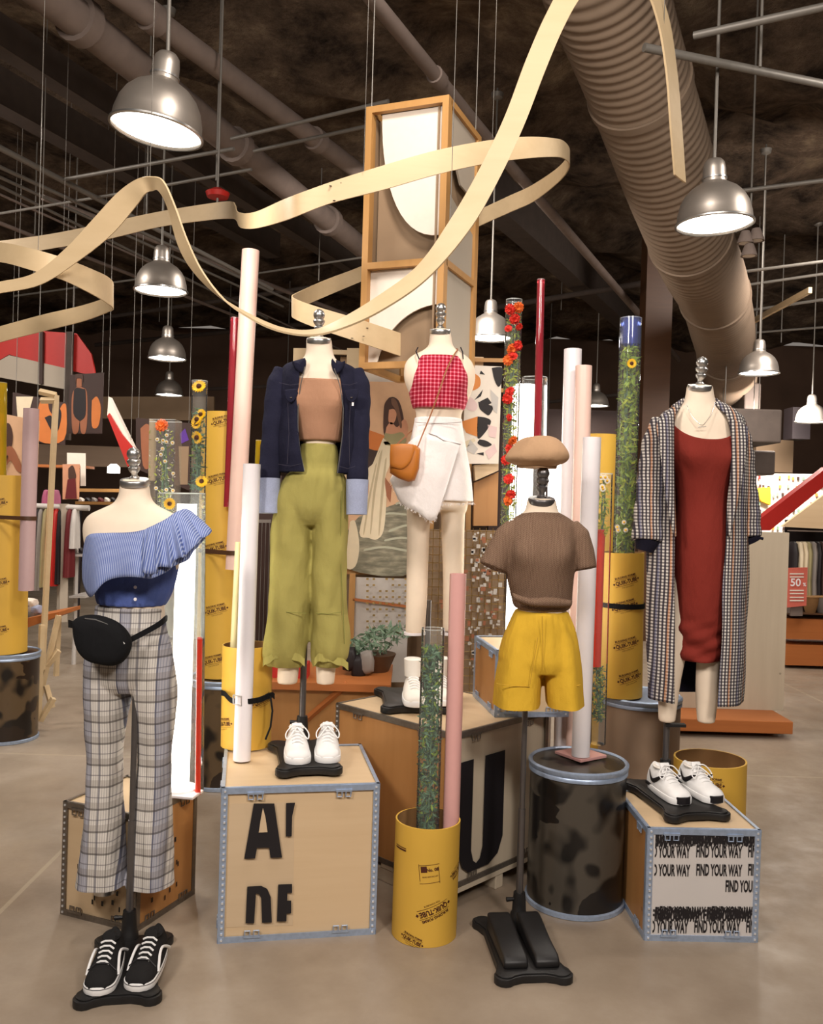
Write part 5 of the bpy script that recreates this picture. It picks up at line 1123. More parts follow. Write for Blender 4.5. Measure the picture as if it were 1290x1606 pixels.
# inside lining, a hair inside the shell
CI = [[Vector((W(1097, 800, D5).x+(p.x-W(1097, 800, D5).x)*.965, D5+(p.y-D5)*.95, p.z)) for p in row[2:-2]] for row in CA[6:]]
obj('coat_lining', grid(CI), MAT['lining'], CT, world=True, sharp=180)
PP = cr([(*W(*p), r) for p, r in [((1041, 660, 3.72), .045), ((1031, 700, 3.71), .058), ((1025, 750, 3.70), .057), ((1019, 800, 3.69), .056), ((1015, 848, 3.67), .057)]], 8)
obj('sleeve', tube([p[:3] for p in PP], [p[3]+.002*sin(i*1.1) for i, p in enumerate(PP)], 28, sy=1.15), MAT['coat'], CT, world=True, sharp=180)
obj('sleeve_lining', tube([W(1015, 846, 3.67), W(1010, 864, 3.67)], [.052, .035], 24), MAT['lining'], CT, world=True)
PP = cr([(*W(*p), r) for p, r in [((1150, 662, 3.72), .04), ((1157, 700, 3.71), .052), ((1161, 750, 3.71), .054), ((1168, 800, 3.70), .052), ((1172, 842, 3.69), .048)]], 8)
obj('sleeve', tube([p[:3] for p in PP], [p[3]+.002*sin(i*1.3) for i, p in enumerate(PP)], 28, sy=1.15), MAT['coat'], CT, world=True, sharp=180)
obj('sleeve_lining', tube([W(1174, 842, 3.69), W(1178, 850, 3.69)], [.047, .04], 24), MAT['lining'], CT, world=True)
obj('lapel', sheet([(1068, 636, 3.66), (1058, 655, 3.62), (1056, 690, 3.60), (1057, 760, 3.585), (1059, 840, 3.575)], [(1052, 640, 3.66), (1030, 664, 3.6), (1034, 700, 3.575), (1042, 770, 3.565), (1056, 842, 3.57)], 6, 8, lambda s, t: (0, -.012*sin(pi*t), 0)), MAT['coat'], CT, world=True, bake=[m_solid(.006)], sharp=180)
obj('collar', sheet([(1118, 632, 3.68), (1132, 640, 3.66), (1142, 652, 3.63), (1150, 668, 3.61)], [(1128, 630, 3.72), (1148, 640, 3.68), (1163, 656, 3.63), (1165, 676, 3.6)], 6, 6, lambda s, t: (0, -.01*sin(pi*t), 0)), MAT['coat'], CT, world=True, bake=[m_solid(.006)], sharp=180)
obj('lapel', sheet([(1142, 655, 3.62), (1147, 690, 3.60), (1145, 750, 3.585), (1140, 840, 3.575)], [(1172, 670, 3.6), (1170, 705, 3.575), (1160, 770, 3.565), (1143, 842, 3.57)], 6, 8, lambda s, t: (0, -.012*sin(pi*t), 0)), MAT['coat'], CT, world=True, bake=[m_solid(.006)], sharp=180)
obj('collar', tube([W(1054, 640, 3.68), W(1070, 632, 3.74), W(1097, 628, 3.79), W(1122, 632, 3.76), W(1136, 640, 3.7)], [.012, .02, .024, .02, .012], 12, sy=.5), MAT['coat'], CT, world=True)
obj('sleeve_tab', tube([W(1184, 842, 3.66), W(1196, 845, 3.66)], .006, 8), MAT['lining'], CT, world=True)
# ================================================================== SHOES
def shoe_geo(L=.27, Wd=.1, ht=.095):
    """returns upper, sole geometries; toe at -y"""
    def width(s): # s 0 heel .. 1 toe
        return Wd/2*(.68+.32*sin(min(1, s*1.25)*pi*.62))*(1 if s < .82 else sqrt(max(0, 1-((s-.82)/.185)**2)))
    def outl(k=1.0, n=26):
        P = []
        for i in range(n+1):
            s = i/n; y = L/2-s*L; P.append((width(s)*k*(1 if s > .04 else .75), y))
        return [(-x, y) for x, y in P]+[(x, y) for x, y in P[::-1]]
    sole = prism(outl(1.03), 0, .026)
    R = []
    V, F = [], []; n = 26; secs = 14
    for i in range(n+1):
        s = .015+.965*i/n; y = L/2-s*L; w_ = width(s)*.97
        h = ht if s < .34 else ht*(.46+.54*(1-((s-.34)/.40)) if s < .74 else .46*sqrt(max(.05, 1-((s-.74)/.255)**2)))
        h = max(h, .012); tw = .55 if s < .36 else .62
        for j in range(secs+1):
            a = pi*j/secs; x = -w_*cos(a); z = .022+h*sin(a)**.8; x *= (1-.36*sin(a)**2) if s < .7 else (1-.15*sin(a)**2); V.append((x, y, z))
    for i in range(n):
        for j in range(secs): a = i*(secs+1)+j; F.append((a, a+1, a+secs+2, a+secs+1))
    F.append(tuple(range(secs+1))); F.append(tuple(range(n*(secs+1), (n+1)*(secs+1))))
    return (V, F), sole
def top_z(s, ht): return .022+ht*(1 if s < .34 else (.46+.54*(1-((s-.34)/.40)) if s < .74 else .46))
def shoe(label, group, p, rz, style):
    L, ht = .25, .082
    t = thing('sneaker', label, 'shoe', p, rz, group); up, so = shoe_geo(L, .1, ht)
    um = {'skate': 'suede', 'white': 'shoewhite', 'runner': 'shoewhite', 'high': 'petal_w'}[style]
    obj('upper', up, MAT[um], t, sharp=60); obj('sole', so, MAT['rubber'], t, bake=[m_bevel(.004)])
    obj('opening', xf(lathe([(.5, 0), (.9, .25), (1, 0), (.95, -.3)], n=24), Matrix.Translation((0, .068, .022+ht*.93)) @ Matrix.Diagonal((.031, .044, .016, 1))), MAT['suede' if style == 'skate' else 'petal_w'], t)
    obj('tongue', xf(box((0, 0, 0), (.042, .010, .045)), Matrix.Translation((0, .033, ht+.018)) @ Matrix.Rotation(-.5, 4, 'X')), MAT[um], t, bake=[m_bevel(.005)])
    for k in range(5):
        s = .40+.07*k; y = L/2-s*L; z = top_z(s, ht)+.003; w_ = .024-.001*k
        obj('lace', tube([(-w_, y+.004, z-.007), (-w_*.4, y, z+.001), (w_*.4, y, z+.001), (w_, y-.004, z-.007)], .0033, 6), MAT['rubber'], t)
    if style in ('white', 'runner'):
        for sg in (-1, 1): obj('lace_bow', tube(cr([(0, .028, ht+.03), (sg*.022, .012, ht+.032), (sg*.044, .0, ht+.008), (sg*.040, -.02, ht-.01), (sg*.018, -.006, ht+.012), (0, .02, ht+.026)], 4), .0025, 6), MAT['rubber'], t)
    def side(pts, sg, mat, name, r=.0045):
        Q = []
        for s, hz in pts:
            y = L/2-s*L; w_ = .05*(.74 if s < .1 else .95); zz = .022+hz*ht; xx = w_*(1-.36*(hz**1.6))+.002; Q.append((sg*xx, y, zz))
        C_ = cr(Q, 5); m_ = len(C_)-1
        obj(name, tube(C_, [.001+.0085*sin(pi*(k/m_)**.8) for k in range(m_+1)] if name == 'side_mark' else r, 8, sy=.35 if name == 'side_mark' else 1), MAT[mat], t)
    if style == 'skate':
        for sg in (-1, 1): side([(.14, .2), (.28, .45), (.42, .62), (.54, .55), (.64, .30), (.70, .08)], sg, 'rubber', 'side_stripe', .0045)
        obj('foxing_line', prism([(x*1.0, y) for x, y in [(v[0]*1.012, v[1]*1.005) for v in so[0][:len(so[0])//2]]], .019, .021), MAT['ink'], t, smooth=False)
        obj('toe_cap_seam', tube([(-.043, -.06, .05), (-.02, -.052, .067), (.02, -.052, .067), (.043, -.06, .05)], .002, 6), MAT['ink'], t)
    if style == 'runner':
        for sg in (-1, 1): side([(.14, .75), (.24, .42), (.34, .34), (.50, .62), (.60, .78)], sg, 'ink', 'side_mark', [.001, .005, .008, .006, .002, .001][1])
        obj('toe_guard', xf(prism([(-.03, -.115), (-.022, -.127), (0, -.131), (.022, -.127), (.03, -.115), (0, -.108)], .006, .032), Matrix.Identity(4)), MAT['ink'], t, smooth=False)
        for sg in (-1, 1): obj('air_window', box((sg*.039, .09, .022), (.006, .05, .012)), MAT['ink'], t, smooth=False)
    if style == 'white': obj('toe_perforation', lathe([(.001, .0)]*2, (0, -.08, .07), 6), MAT['petal_w'], t) if False else None
    if style == 'high':
        obj('ankle_collar', xf(lathe([(.036, 0), (.038, .03), (.04, .075), (.036, .078)], n=28), Matrix.Translation((0, .065, .1)) @ Matrix.Diagonal((1, 1.15, 1, 1))), MAT['petal_w'], t)
    return t
g1 = 'pairs of sneakers on the bases'
shoe('black suede sneaker with white side stripe, left of its pair on the front left base', None, Z(166, 1530, .033), .10, 'skate')
shoe('black suede sneaker with white side stripe, right of its pair on the front left base', None, Z(231, 1524, .033), .0, 'skate')
shoe('plain white leather sneaker, left of its pair on the lettered crate', None, Z(464, 1188, .597)+Vector((0, .02, 0)), .18, 'white')
shoe('plain white leather sneaker, right of its pair on the lettered crate', None, Z(512, 1186, .597)+Vector((0, .02, 0)), .02+.1, 'white')
shoe('white running shoe with black side mark, left of its pair below the coat', None, Z(1050, 1250, .456)+Vector((0, .02, 0)), .22, 'runner')
shoe('white running shoe with black side mark, right of its pair below the coat', None, Z(1100, 1248, .456)+Vector((0, .02, 0)), .24, 'runner')
shoe('white high-top canvas shoe left of the ivy tube on the centre crate', None, Z(648, 1100, .737), .1, 'high')
shoe('white high-top canvas shoe hidden partly behind the ivy tube', None, Z(692, 1098, .737), .1, 'high')
# ================================================================== BACKGROUND
def board(name, label, cat, poly, d, mat, th=.02, parent=None, group=None):
    if name.startswith('printed') and len(poly) > 4: poly = cr(list(poly)+[poly[0]], 4)[:-1]
    o = obj(name, plate(poly, d, th), MAT[mat], parent, smooth=False, world=parent is not None)
    if parent is None: tag(o, label, cat, group)
    return o
for n_, c_ in dict(skin=S(198, 140, 108), skin_d=S(150, 92, 62), hair=S(70, 44, 34), sky=S(206, 164, 128), sea=S(120, 122, 100), seal=S(170, 168, 146), dress=S(214, 198, 168), pblk=S(26, 18, 20), maroon=S(96, 24, 28), pinkc=S(190, 110, 140), warmp=S(196, 112, 50), pdark=S(56, 36, 30), grey=S(130, 122, 116), pinkp=S(218, 190, 186), dress_d=S(180, 164, 134), hair_l=S(112, 78, 60), purple=S(86, 44, 140), ltgrey=S(190, 184, 178), palegreen=S(120, 144, 120), olv=S(150, 140, 100), orange=S(210, 130, 60)).items():
    MAT[n_] = plain('print_'+n_, c_, .6, nz=.12, sc=12)
MAT['sea'] = (lambda t: (t.col(t.ramp(t.noise(9, 4, (1, 1, 4)), [(.3, S(88, 84, 68)), (.5, S(120, 114, 94)), (.7, S(160, 152, 128))])), t.set(.6))[1])(NT('print_sea'))
# centre plywood display wall with poster
def post(u, v0, v1, d, w_, mat='oak', name='post', parent=None): 
    a, b = W(u, v0, d), W(u, v1, d); return obj(name, box(((a.x+b.x)/2, d, (a.z+b.z)/2), (w_, w_, a.z-b.z)), MAT[mat], parent, world=parent is not None, smooth=False)
DW = thing('display_wall', 'plywood display wall behind the centre dress form', 'display', (W(640, 1150, 5.8).x, 5.8, 0))
obj('backing_board', box((W(625, 900, 5.8).x, 5.84, 1.30), (.85, .03, 2.5)), MAT['brownpanel'], DW, world=True, smooth=False)
obj('upper_board', plate([(560, 552), (758, 560), (756, 612), (560, 606)], 5.79, .02), MAT['ply'], DW, world=True, smooth=False)
obj('white_panel', plate([(566, 562), (613, 563), (626, 602), (566, 600)], 5.765, .01), MAT['whitesign'], DW, world=True, smooth=False)
for v in (561, 608): obj('rail', plate([(545, v-3), (790, v+1), (790, v+7), (545, v+3)], 5.74, .02), MAT['oak'], DW, world=True, smooth=False)
obj('rail', plate([(525, 893), (790, 898), (790, 905), (525, 900)], 5.74, .03), MAT['oak'], DW, world=True, smooth=False)
for u, m_ in ((553, 'cream'), (469, 'cream')): obj('upright', plate([(u-9, 546), (u+11, 546), (u+5, 760), (u-15, 760)], 5.72, .05), MAT['birch'], DW, world=True, smooth=False)
obj('cross_rail', plate([(465, 546), (566, 550), (566, 557), (465, 553)], 5.74, .03), MAT['birch'], DW, world=True, smooth=False)
for u in (738, 680): obj('upright', plate([(u-4, 560), (u+4, 560), (u-4, 1080), (u-12, 1080)], 5.72, .04), MAT['oak'], DW, world=True, smooth=False)
# poster 1
P1 = thing('poster', 'tall poster of a long-haired person in a pale dress standing in shallow water', 'poster', W(604, 890, 5.70))
dp = 5.70
Q = lambda L: [(540+x/4.723, 560+y/4.723) for x, y in L]
board('paper', '', '', [(556, 598), (664, 600), (658, 893), (540, 890)], dp, 'sky', .004, P1)
board('printed_water', '', '', Q([(110, 1180), (460, 1050), (560, 900), (545, 1570), (0, 1560), (20, 1300)]), dp-.002, 'sea', .001, P1)
board('printed_rock', '', '', Q([(150, 650), (350, 640), (300, 780), (150, 830)]), dp-.002, 'pdark', .001, P1)
board('printed_rock', '', '', Q([(150, 530), (330, 600), (370, 680), (220, 690), (150, 640)]), dp-.003, 'warmp', .001, P1)
board('printed_hair', '', '', Q([(330, 300), (370, 298), (410, 340), (440, 470), (440, 620), (390, 600), (360, 540), (330, 620), (290, 560), (290, 400), (300, 340)]), dp-.004, 'hair', .001, P1)
board('printed_face', '', '', Q([(330, 390), (365, 385), (385, 420), (375, 470), (350, 500), (325, 470)]), dp-.005, 'skin', .001, P1)
board('printed_body', '', '', Q([(310, 520), (345, 480), (390, 520), (440, 460), (470, 520), (450, 650), (400, 640), (300, 650)]), dp-.005, 'skin', .001, P1)
board('printed_bodice', '', '', Q([(300, 560), (350, 570), (430, 560), (450, 640), (300, 650)]), dp-.006, 'olv', .001, P1)
board('printed_dress', '', '', Q([(285, 600), (260, 700), (210, 790), (170, 840), (180, 1000), (110, 1300), (180, 1340), (240, 1350), (290, 1280), (310, 1050), (300, 900), (350, 760), (350, 660)]), dp-.006, 'dress', .001, P1)
for L in ([(262, 720), (280, 700), (230, 1000), (200, 1280), (190, 1280), (215, 980)], [(300, 760), (312, 760), (290, 1000), (262, 1290), (252, 1290), (272, 980)], [(228, 800), (238, 800), (190, 1050), (150, 1290), (140, 1290), (178, 1040)]): board('printed_fold', '', '', Q(L), dp-.007, 'dress_d', .001, P1)
board('printed_hair_light', '', '', Q([(345, 310), (365, 305), (395, 350), (425, 500), (410, 520), (380, 400), (350, 350)]), dp-.0065, 'hair_l', .001, P1)
board('printed_strap', '', '', Q([(210, 790), (222, 790), (290, 620), (280, 612)]), dp-.0075, 'dress', .001, P1)
for L in ([(210, 1180), (330, 1150), (450, 1160), (440, 1172), (330, 1165), (215, 1195)], [(330, 1280), (450, 1240), (540, 1250), (540, 1262), (450, 1256), (335, 1296)], [(150, 1420), (300, 1400), (520, 1440), (520, 1455), (300, 1416), (150, 1436)], [(380, 1080), (470, 1050), (550, 1070), (548, 1082), (470, 1066), (385, 1094)], [(300, 1350), (420, 1330), (530, 1350), (530, 1362), (420, 1346), (302, 1364)]): board('printed_ripple', '', '', Q(L), dp-.0035, 'seal', .001, P1)
board('printed_legs', '', '', Q([(300, 890), (350, 960), (340, 1080), (300, 1010)]), dp-.005, 'skin_d', .001, P1)
board('printed_dress', '', '', Q([(40, 1220), (80, 1220), (110, 1400), (80, 1550), (10, 1540)]), dp-.006, 'dress', .001, P1)
# poster 2 palm collage
P2 = thing('poster', 'white collage poster with black palm shapes right of the gingham top', 'poster', W(755, 735, 5.55)); dp = 5.55
board('paper', '', '', Q([(900, 60), (1165, 70), (1140, 790), (870, 790)]), dp, 'whitesign', .004, P2)
for L, m_ in ([(940, 110), (1000, 150), (1000, 220), (930, 250), (900, 200)], 'orange'), ([(1090, 80), (1170, 80), (1165, 180), (1140, 220), (1110, 170)], 'pblk'), ([(990, 330), (1040, 345), (1100, 370), (1070, 430), (1030, 410), (1000, 380)], 'pblk'), ([(985, 440), (1050, 450), (1085, 480), (1040, 560), (985, 600)], 'pblk'), ([(1000, 610), (1050, 620), (1090, 650), (1040, 665), (985, 640)], 'pblk'), ([(975, 715), (1030, 705), (1030, 730)], 'pblk'), ([(860, 480), (985, 440), (985, 590), (900, 560)], 'orange'), ([(960, 320), (1025, 240), (1010, 290)], 'pblk'), ([(880, 300), (940, 300), (985, 360), (960, 400), (900, 380)], 'pinkp'), ([(1080, 240), (1140, 300), (1130, 420), (1090, 380)], 'ltgrey'), ([(1060, 500), (1130, 520), (1120, 600), (1070, 590)], 'pinkp'), ([(930, 610), (990, 680), (960, 720), (900, 690)], 'ltgrey'), ([(1040, 700), (1110, 640), (1130, 700), (1070, 760)], 'pinkp'), ([(1000, 330), (1060, 300), (1090, 340), (1050, 360)], 'pblk'), ([(880, 630), (960, 600), (970, 620), (890, 680)], 'dress'), ([(1010, 100), (1040, 130), (1000, 125)], 'pblk'):
    board('printed_shape', '', '', Q(L), dp-.003, m_, .001, P2)
board('slanted_board', '', '', Q([(960, 800), (1140, 790), (1140, 840), (970, 915)]), 5.6, 'ply', .2, DW)
board('amber_board', '', '', Q([(960, 930), (1140, 850), (1130, 1250), (955, 1250)]), 5.68, 'ply_o', .12, DW)
# wire grid rack & accessories
GR = thing('wire_rack', 'gilt wire grid rack with small trinkets behind the centre crate', 'rack', W(720, 1060, 5.45))
obj('back_sheet', plate([(672, 830), (792, 832), (786, 1085), (662, 1085)], 5.5, .01), MAT['brownpanel'], GR, world=True, smooth=False)
g = ([], [])
for i in range(13): u = 663+i*10.4; g = join(g, tube([W(u+6, 828, 5.45), W(u, 1085, 5.45)], .0022, 4))
for j in range(21): v = 832+j*12.6; g = join(g, tube([W(662, v, 5.45), W(792, v+2, 5.45)], .0022, 4))
obj('grid', g, MAT['gold'], GR, world=True)
for u in (668, 780): p = W(u, 1080, 5.47); obj('rack_leg', tube([p, (p.x, p.y, 0)], .012, 8), MAT['gold'], GR, world=True)
 
rd = random.Random(5); gs = ([], [])
for k in range(130):
    u, v = 740+rd.uniform(0, 48), 830+rd.uniform(0, 230); p = W(u-(v-830)*.03, v, 5.43); gs = join(gs, box(p, (rd.uniform(.008, .024), .006, rd.uniform(.01, .03))))
o = obj('trinkets', gs, MAT['ltgrey'], GR, world=True, smooth=False); o['kind'] = 'stuff'
gs = ([], [])
for k in range(50):
    u, v = 690+rd.uniform(0, 95), 830+rd.uniform(0, 210); p = W(u, v, 5.42); gs = join(gs, box(p, (rd.uniform(.01, .03), .006, rd.uniform(.01, .03))))
o = obj('dark_trinkets', gs, MAT['skin_d'], GR, world=True, smooth=False); o['kind'] = 'stuff'
# glass case, plant, bench
GC = thing('mirror_panel', 'oak framed grey reflective panel below the tall poster', 'mirror', W(610, 1060, 5.62))
obj('sheet', plate([(553, 905), (642, 908), (636, 1070), (548, 1070)], 5.64, .01), MAT['ltgrey'], GC, world=True, smooth=False)
obj('frame', plate([(548, 900), (557, 900), (552, 1070), (542, 1070)], 5.61, .03), MAT['oak'], GC, world=True, smooth=False)
obj('frame', plate([(553, 938), (642, 950), (642, 954), (553, 942)], 5.61, .02), MAT['orangewood'], GC, world=True, smooth=False)
gs = ([], [])
for i in range(7):
    for j in range(9):
        if rd.random() < .8: gs = join(gs, box(W(576+i*10, 908+j*9.5, 5.60), (.016, .004, .012)))
obj('shiny_tiles', gs, MAT['gold'], GC, world=True, smooth=False)
BN = thing('display_bench', 'long amber wooden display bench behind the lettered crate', 'bench', (W(490, 1160, 4.95).x, 4.95, 0))
a, b = W(400, 1068, 4.75), W(612, 1075, 4.75)
obj('bench_top', box(((a.x+b.x)/2, 5.05, a.z-.02), (b.x-a.x, .62, .04)), MAT['orangewood'], BN, world=True, smooth=False)
obj('front_board', box(((a.x+b.x)/2, 4.80, (a.z-.05)/2+.05), (b.x-a.x-.04, .03, a.z-.15)), MAT['ply_o'], BN, world=True, smooth=False)
for x in (a.x+.03, b.x-.03):
    for y in (4.79, 5.3): obj('bench_leg', box((x, y, (a.z-.03)/2), (.05, .05, a.z-.03)), MAT['orangewood'], BN, world=True, smooth=False)
obj('brace', tube([W(455, 1150, 4.77), W(545, 1072, 4.77)], .018, 4), MAT['orangewood'], BN, world=True, smooth=False)
pp = W(585, 1055, 5.15); t = thing('potted_greenery', 'grey green tangle of leaves in a dark basket on the bench', 'plant', (pp.x, pp.y, a.z))
obj('basket', lathe([(.09, 0), (.13, .10), (.12, .10)], n=20), MAT['darkwood'], t)
o = obj('leaves', leaf_cloud((-.12, 0, .08), (.14, 0, .26), .16, 420, .028, 77), MAT['palegreen'], t, smooth=False); o['kind'] = 'stuff'
for k, (u, v, c) in enumerate([(548, 1040, 'pblk'), (562, 1052, 'pblk'), (575, 1045, 'grey')]):
    p = W(u, v, 5.0); t = tag(obj('handbag', pillow([(u-10, v-22), (u+8, v-25), (u+11, v+8), (u-11, v+10)], 5.0, .09, 3, 2), MAT[c]), ['black handbag on the bench, nearest the olive trousers', 'black handbag in the middle of the bench row', 'grey handbag beside the greenery on the bench'][k], 'bag')
board('red_box', 'red box on the bench behind the olive trouser cuffs', 'box', [(420, 1042), (482, 1042), (482, 1066), (420, 1066)], 4.85, 'redsign', .12)
tag(obj('slat_rack', join(*[tube([W(u, 820, 6.2), (W(u-6, 1035, 6.2).x, 6.2, 0)], .012, 6) for u in (408, 414, 420, 426)]), MAT['pdark']), 'dark garments rail slats between the white tube and olive trousers', 'rack')
board('hanging_cloth', 'grey cloth hanging between the white tube and olive trousers', 'cloth', [(404, 815), (424, 815), (412, 1140), (392, 1140)], 6.4, 'grey', .03)
# ---------------- right side
PW = thing('partition', 'pale plywood partition standing on an orange wooden plinth behind the coat', 'partition', Z(1140, 1155, 0))
pz = Z(1150, 1158, 0); y0 = pz.y
a, b = W(1045, 1150, y0), W(1243, 1150, y0)
obj('plinth', box(((a.x+b.x)/2, y0+.45, .085), (b.x-a.x, .9, .09)), MAT['orangewood'], PW, world=True, smooth=False, bake=[m_bevel(.006)])
obj('plinth_foot', box(((a.x+b.x)/2, y0+.5, .02), (b.x-a.x-.25, .7, .04)), MAT['pblk'], PW, world=True, smooth=False)
a, b = W(1040, 1125, y0+.35), W(1228, 1125, y0+.35); zt = W(1150, 833, y0+.35).z
obj('plywood_sheet', box(((a.x+b.x)/2, y0+.38, (zt+.13)/2), (b.x-a.x, .05, zt-.13)), MAT['ply_g'], PW, world=True, smooth=False)
RB = thing('diagonal_beam', 'bright red diagonal beam rising to the right edge above the partition', 'beam', W(1190, 820, 7.3))
obj('beam_face', plate([(1189, 832), (1186, 818), (1298, 732), (1298, 758), (1207, 832)], 7.3, .12), MAT['redsign'], RB, world=True, smooth=False)
BWl = thing('bright_wall', 'brightly lit white wall covered in little coloured cards at far right', 'wall display', W(1230, 860, 12.5))
obj('white_board', plate([(1150, 742), (1400, 745), (1400, 880), (1150, 880)], 12.5, .1), MAT['whitesign'], BWl, world=True, smooth=False)
cs = {k: ([], []) for k in ('pdark', 'palegreen', 'redsign', 'orange', 'grey')}
for i in range(26):
    for j in range(7):
        if rd.random() < .6:
            k = rd.choice(list(cs)); cs[k] = join(cs[k], box(W(1176+i*7.5+rd.uniform(-2, 2), 750+j*13+rd.uniform(-2, 2), 12.46), (.03, .02, .045)))
for k in cs: o = obj('coloured_cards', cs[k], MAT[k], BWl, world=True, smooth=False); o['kind'] = 'stuff'
area('wall_washer', W(1230, 640, 11.2), W(1235, 800, 12.5), .6, 160)
board('yellow_patch', 'yellow striped card pinned low on the bright wall', 'card', [(1180, 766), (1208, 764), (1208, 792), (1194, 786)], 12.4, 'petal_y', .1)
board('gable_panel', 'pale triangular panel under the red beam at the right edge', 'panel', [(1225, 826), (1300, 770), (1300, 830)], 9.0, 'ply', .05)
SU = thing('shelf_unit', 'dark clothes shelf with wooden drawers at the right edge', 'shelf', (W(1280, 1050, 9.3).x, 9.4, 0))
def sb_(nm, u0, v0, u1, v1, d, dp_, m_): 
    p, q = W(u0, v0, d), W(u1, v1, d); return obj(nm, box(((p.x+q.x)/2, d+dp_/2, (p.z+q.z)/2), (q.x-p.x, dp_, p.z-q.z)), MAT[m_], SU, world=True, smooth=False)
sb_('top_shelf', 1244, 810, 1400, 815, 9.3, .5, 'ply'); sb_('back_panel', 1232, 815, 1400, 965, 9.8, .03, 'pblk'); sb_('rail', 1236, 833, 1400, 836, 9.3, .03, 'pipe')
sb_('counter', 1230, 962, 1400, 968, 9.2, .6, 'darkwood')
for v in (970, 1011):
    dr_ = sb_('drawer', 1232, v, 1400, v+37, 9.22, .5, 'orangewood')
sb_('base', 1234, 1048, 1400, 1056, 9.3, .5, 'pblk')
for k, (u, c) in enumerate([(1240, 'pblk'), (1249, 'dress'), (1256, 'dress'), (1262, 'olv'), (1270, 'grey'), (1277, 'pblk'), (1284, 'pdark'), (1291, 'pblk'), (1299, 'grey')]):
    o = obj('hanging_garment', xf(lathe([(.02, .62), (.04, .60), (.055, .5), (.05, .2), (.06, 0)], n=12), Matrix.Diagonal((.8, 2.2, 1, 1))), MAT[c]); q = W(u, 940, 9.5); o.location = q; tag(o, 'garment hanging on the rail of the right edge shelf', 'garment', 'garments on the right shelf rail')
SG = thing('sale_sign', 'red sale sign with a large white 50 standing on the right counter', 'sign', W(1250, 950, 9.15))
obj('sign_board', plate([(1233, 891), (1266, 890), (1264, 950), (1232, 953)], 9.15, .02), MAT['redsign_l'] if 'redsign_l' in MAT else plain('sale_red', S(206, 104, 88), .6), SG, world=True, smooth=False)
obj('sign_foot', plate([(1240, 948), (1258, 948), (1258, 966), (1240, 966)], 9.17, .1), MAT['pipe'], SG, world=True, smooth=False)
p = W(1247, 914, 9.14); V, F = text('50', .11, 1, .002); obj('sign_number', ([(v.x+p.x, p.y, v.y+p.z) for v in V], F), MAT['white'], SG, world=True, smooth=False)
p = W(1261, 917, 9.14); V, F = text('%', .05, 1, .001); obj('sign_percent', ([(v.x+p.x, p.y, v.y+p.z) for v in V], F), MAT['white'], SG, world=True, smooth=False)
for v in (899, 904, 925, 930, 936, 941): obj('sign_line', plate([(1238, v), (1260, v), (1260, v+2), (1238, v+2)], 9.145, .002), MAT['whitesign'], SG, world=True, smooth=False)
for k, (u, lb) in enumerate([(1270, 'small woven basket on the right counter beside the sale sign'), (1289, 'small grey basket on the right counter at the photo edge')]):
    t = thing('basket', lb, 'basket', W(u, 961, 9.35)); obj('basket_body', lathe([(.05, 0), (.075, .09), (.085, .17), (.075, .17), (.05, .02)], n=20), MAT['cardin' if k == 0 else 'grey'], t); obj('rim', lathe([(.082, .16), (.09, .17), (.082, .18)], n=20), MAT['cardin'], t)
# ---------------- left side
BN2 = thing('hanging_banner', 'large red angular banner with pale lower band at upper left', 'banner', W(60, 600, 9.5))
obj('red_cloth', plate([(-60, 520), (10, 515), (120, 523), (143, 555), (150, 590), (105, 580), (60, 568), (14, 556), (-60, 600)], 9.5, .03), MAT['redsign'], BN2, world=True, smooth=False)
obj('pale_band', plate([(-60, 600), (14, 557), (105, 578), (105, 611), (60, 603), (0, 592), (-60, 598)], 9.48, .03), MAT['greypanel'], BN2, world=True, smooth=False)
obj('dark_post', plate([(104, 520), (113, 520), (108, 690), (99, 690)], 9.4, .06), MAT['pipe_d'], BN2, world=True, smooth=False)
obj('dark_post', plate([(62, 520), (67, 520), (66, 602), (61, 602)], 9.44, .05), MAT['pdark'], BN2, world=True, smooth=False)
p = W(42, 533, 9.47); V, F = text('KIRA', .09, 1, .002, .2); obj('banner_letters', ([(v.x+p.x, p.y, v.y+p.z) for v in V], F), MAT['ltgrey'], BN2, world=True, smooth=False) if False else None
SP = thing('poster', 'dark poster of a person in a black swimsuit below the red banner', 'poster', W(135, 680, 9.2)); d_ = 9.2
for L, m_, k in ([(110, 588), (163, 584), (160, 680), (106, 680)], 'pdark', 0), ([(117, 610), (122, 606), (130, 608), (136, 615), (137, 650), (134, 678), (127, 678), (125, 660), (122, 678), (114, 678), (112, 645), (113, 620)], 'skin_d', 1), ([(116, 612), (120, 608), (130, 610), (134, 614), (134, 650), (126, 660), (124, 660), (115, 648)], 'pblk', 2), ([(120, 590), (128, 590), (128, 606), (120, 606)], 'skin_d', 2), ([(118, 587), (129, 587), (130, 600), (127, 594), (120, 594), (118, 602)], 'hair', 3), ([(144, 628), (152, 622), (158, 640), (154, 668), (144, 668)], 'warmp', 1):
    board('paper' if k == 0 else 'printed_shape', '', '', L, d_-.004*k, m_, .003, SP)
WPo = thing('poster', 'warm orange poster of a reclining person at left behind the mauve tube', 'poster', W(75, 695, 8.6)); d_ = 8.6
for L, m_, k in ([(20, 615), (105, 632), (102, 698), (18, 690)], 'pdark', 0), ([(58, 648), (64, 628), (74, 628), (78, 645), (88, 652), (98, 634), (104, 640), (100, 690), (62, 692), (60, 660)], 'warmp', 1), ([(70, 655), (80, 652), (84, 668), (90, 640), (96, 648), (92, 672), (84, 680)], 'pblk', 2), ([(25, 622), (52, 622), (40, 665), (28, 662)], 'dress', 1):
    board('paper' if k == 0 else 'printed_shape', '', '', L, d_-.004*k, m_, .003, WPo)
CP = thing('poster', 'poster of a crouching brown-haired person at the left edge above the yellow tube', 'poster', W(15, 745, 6.4)); d_ = 6.4
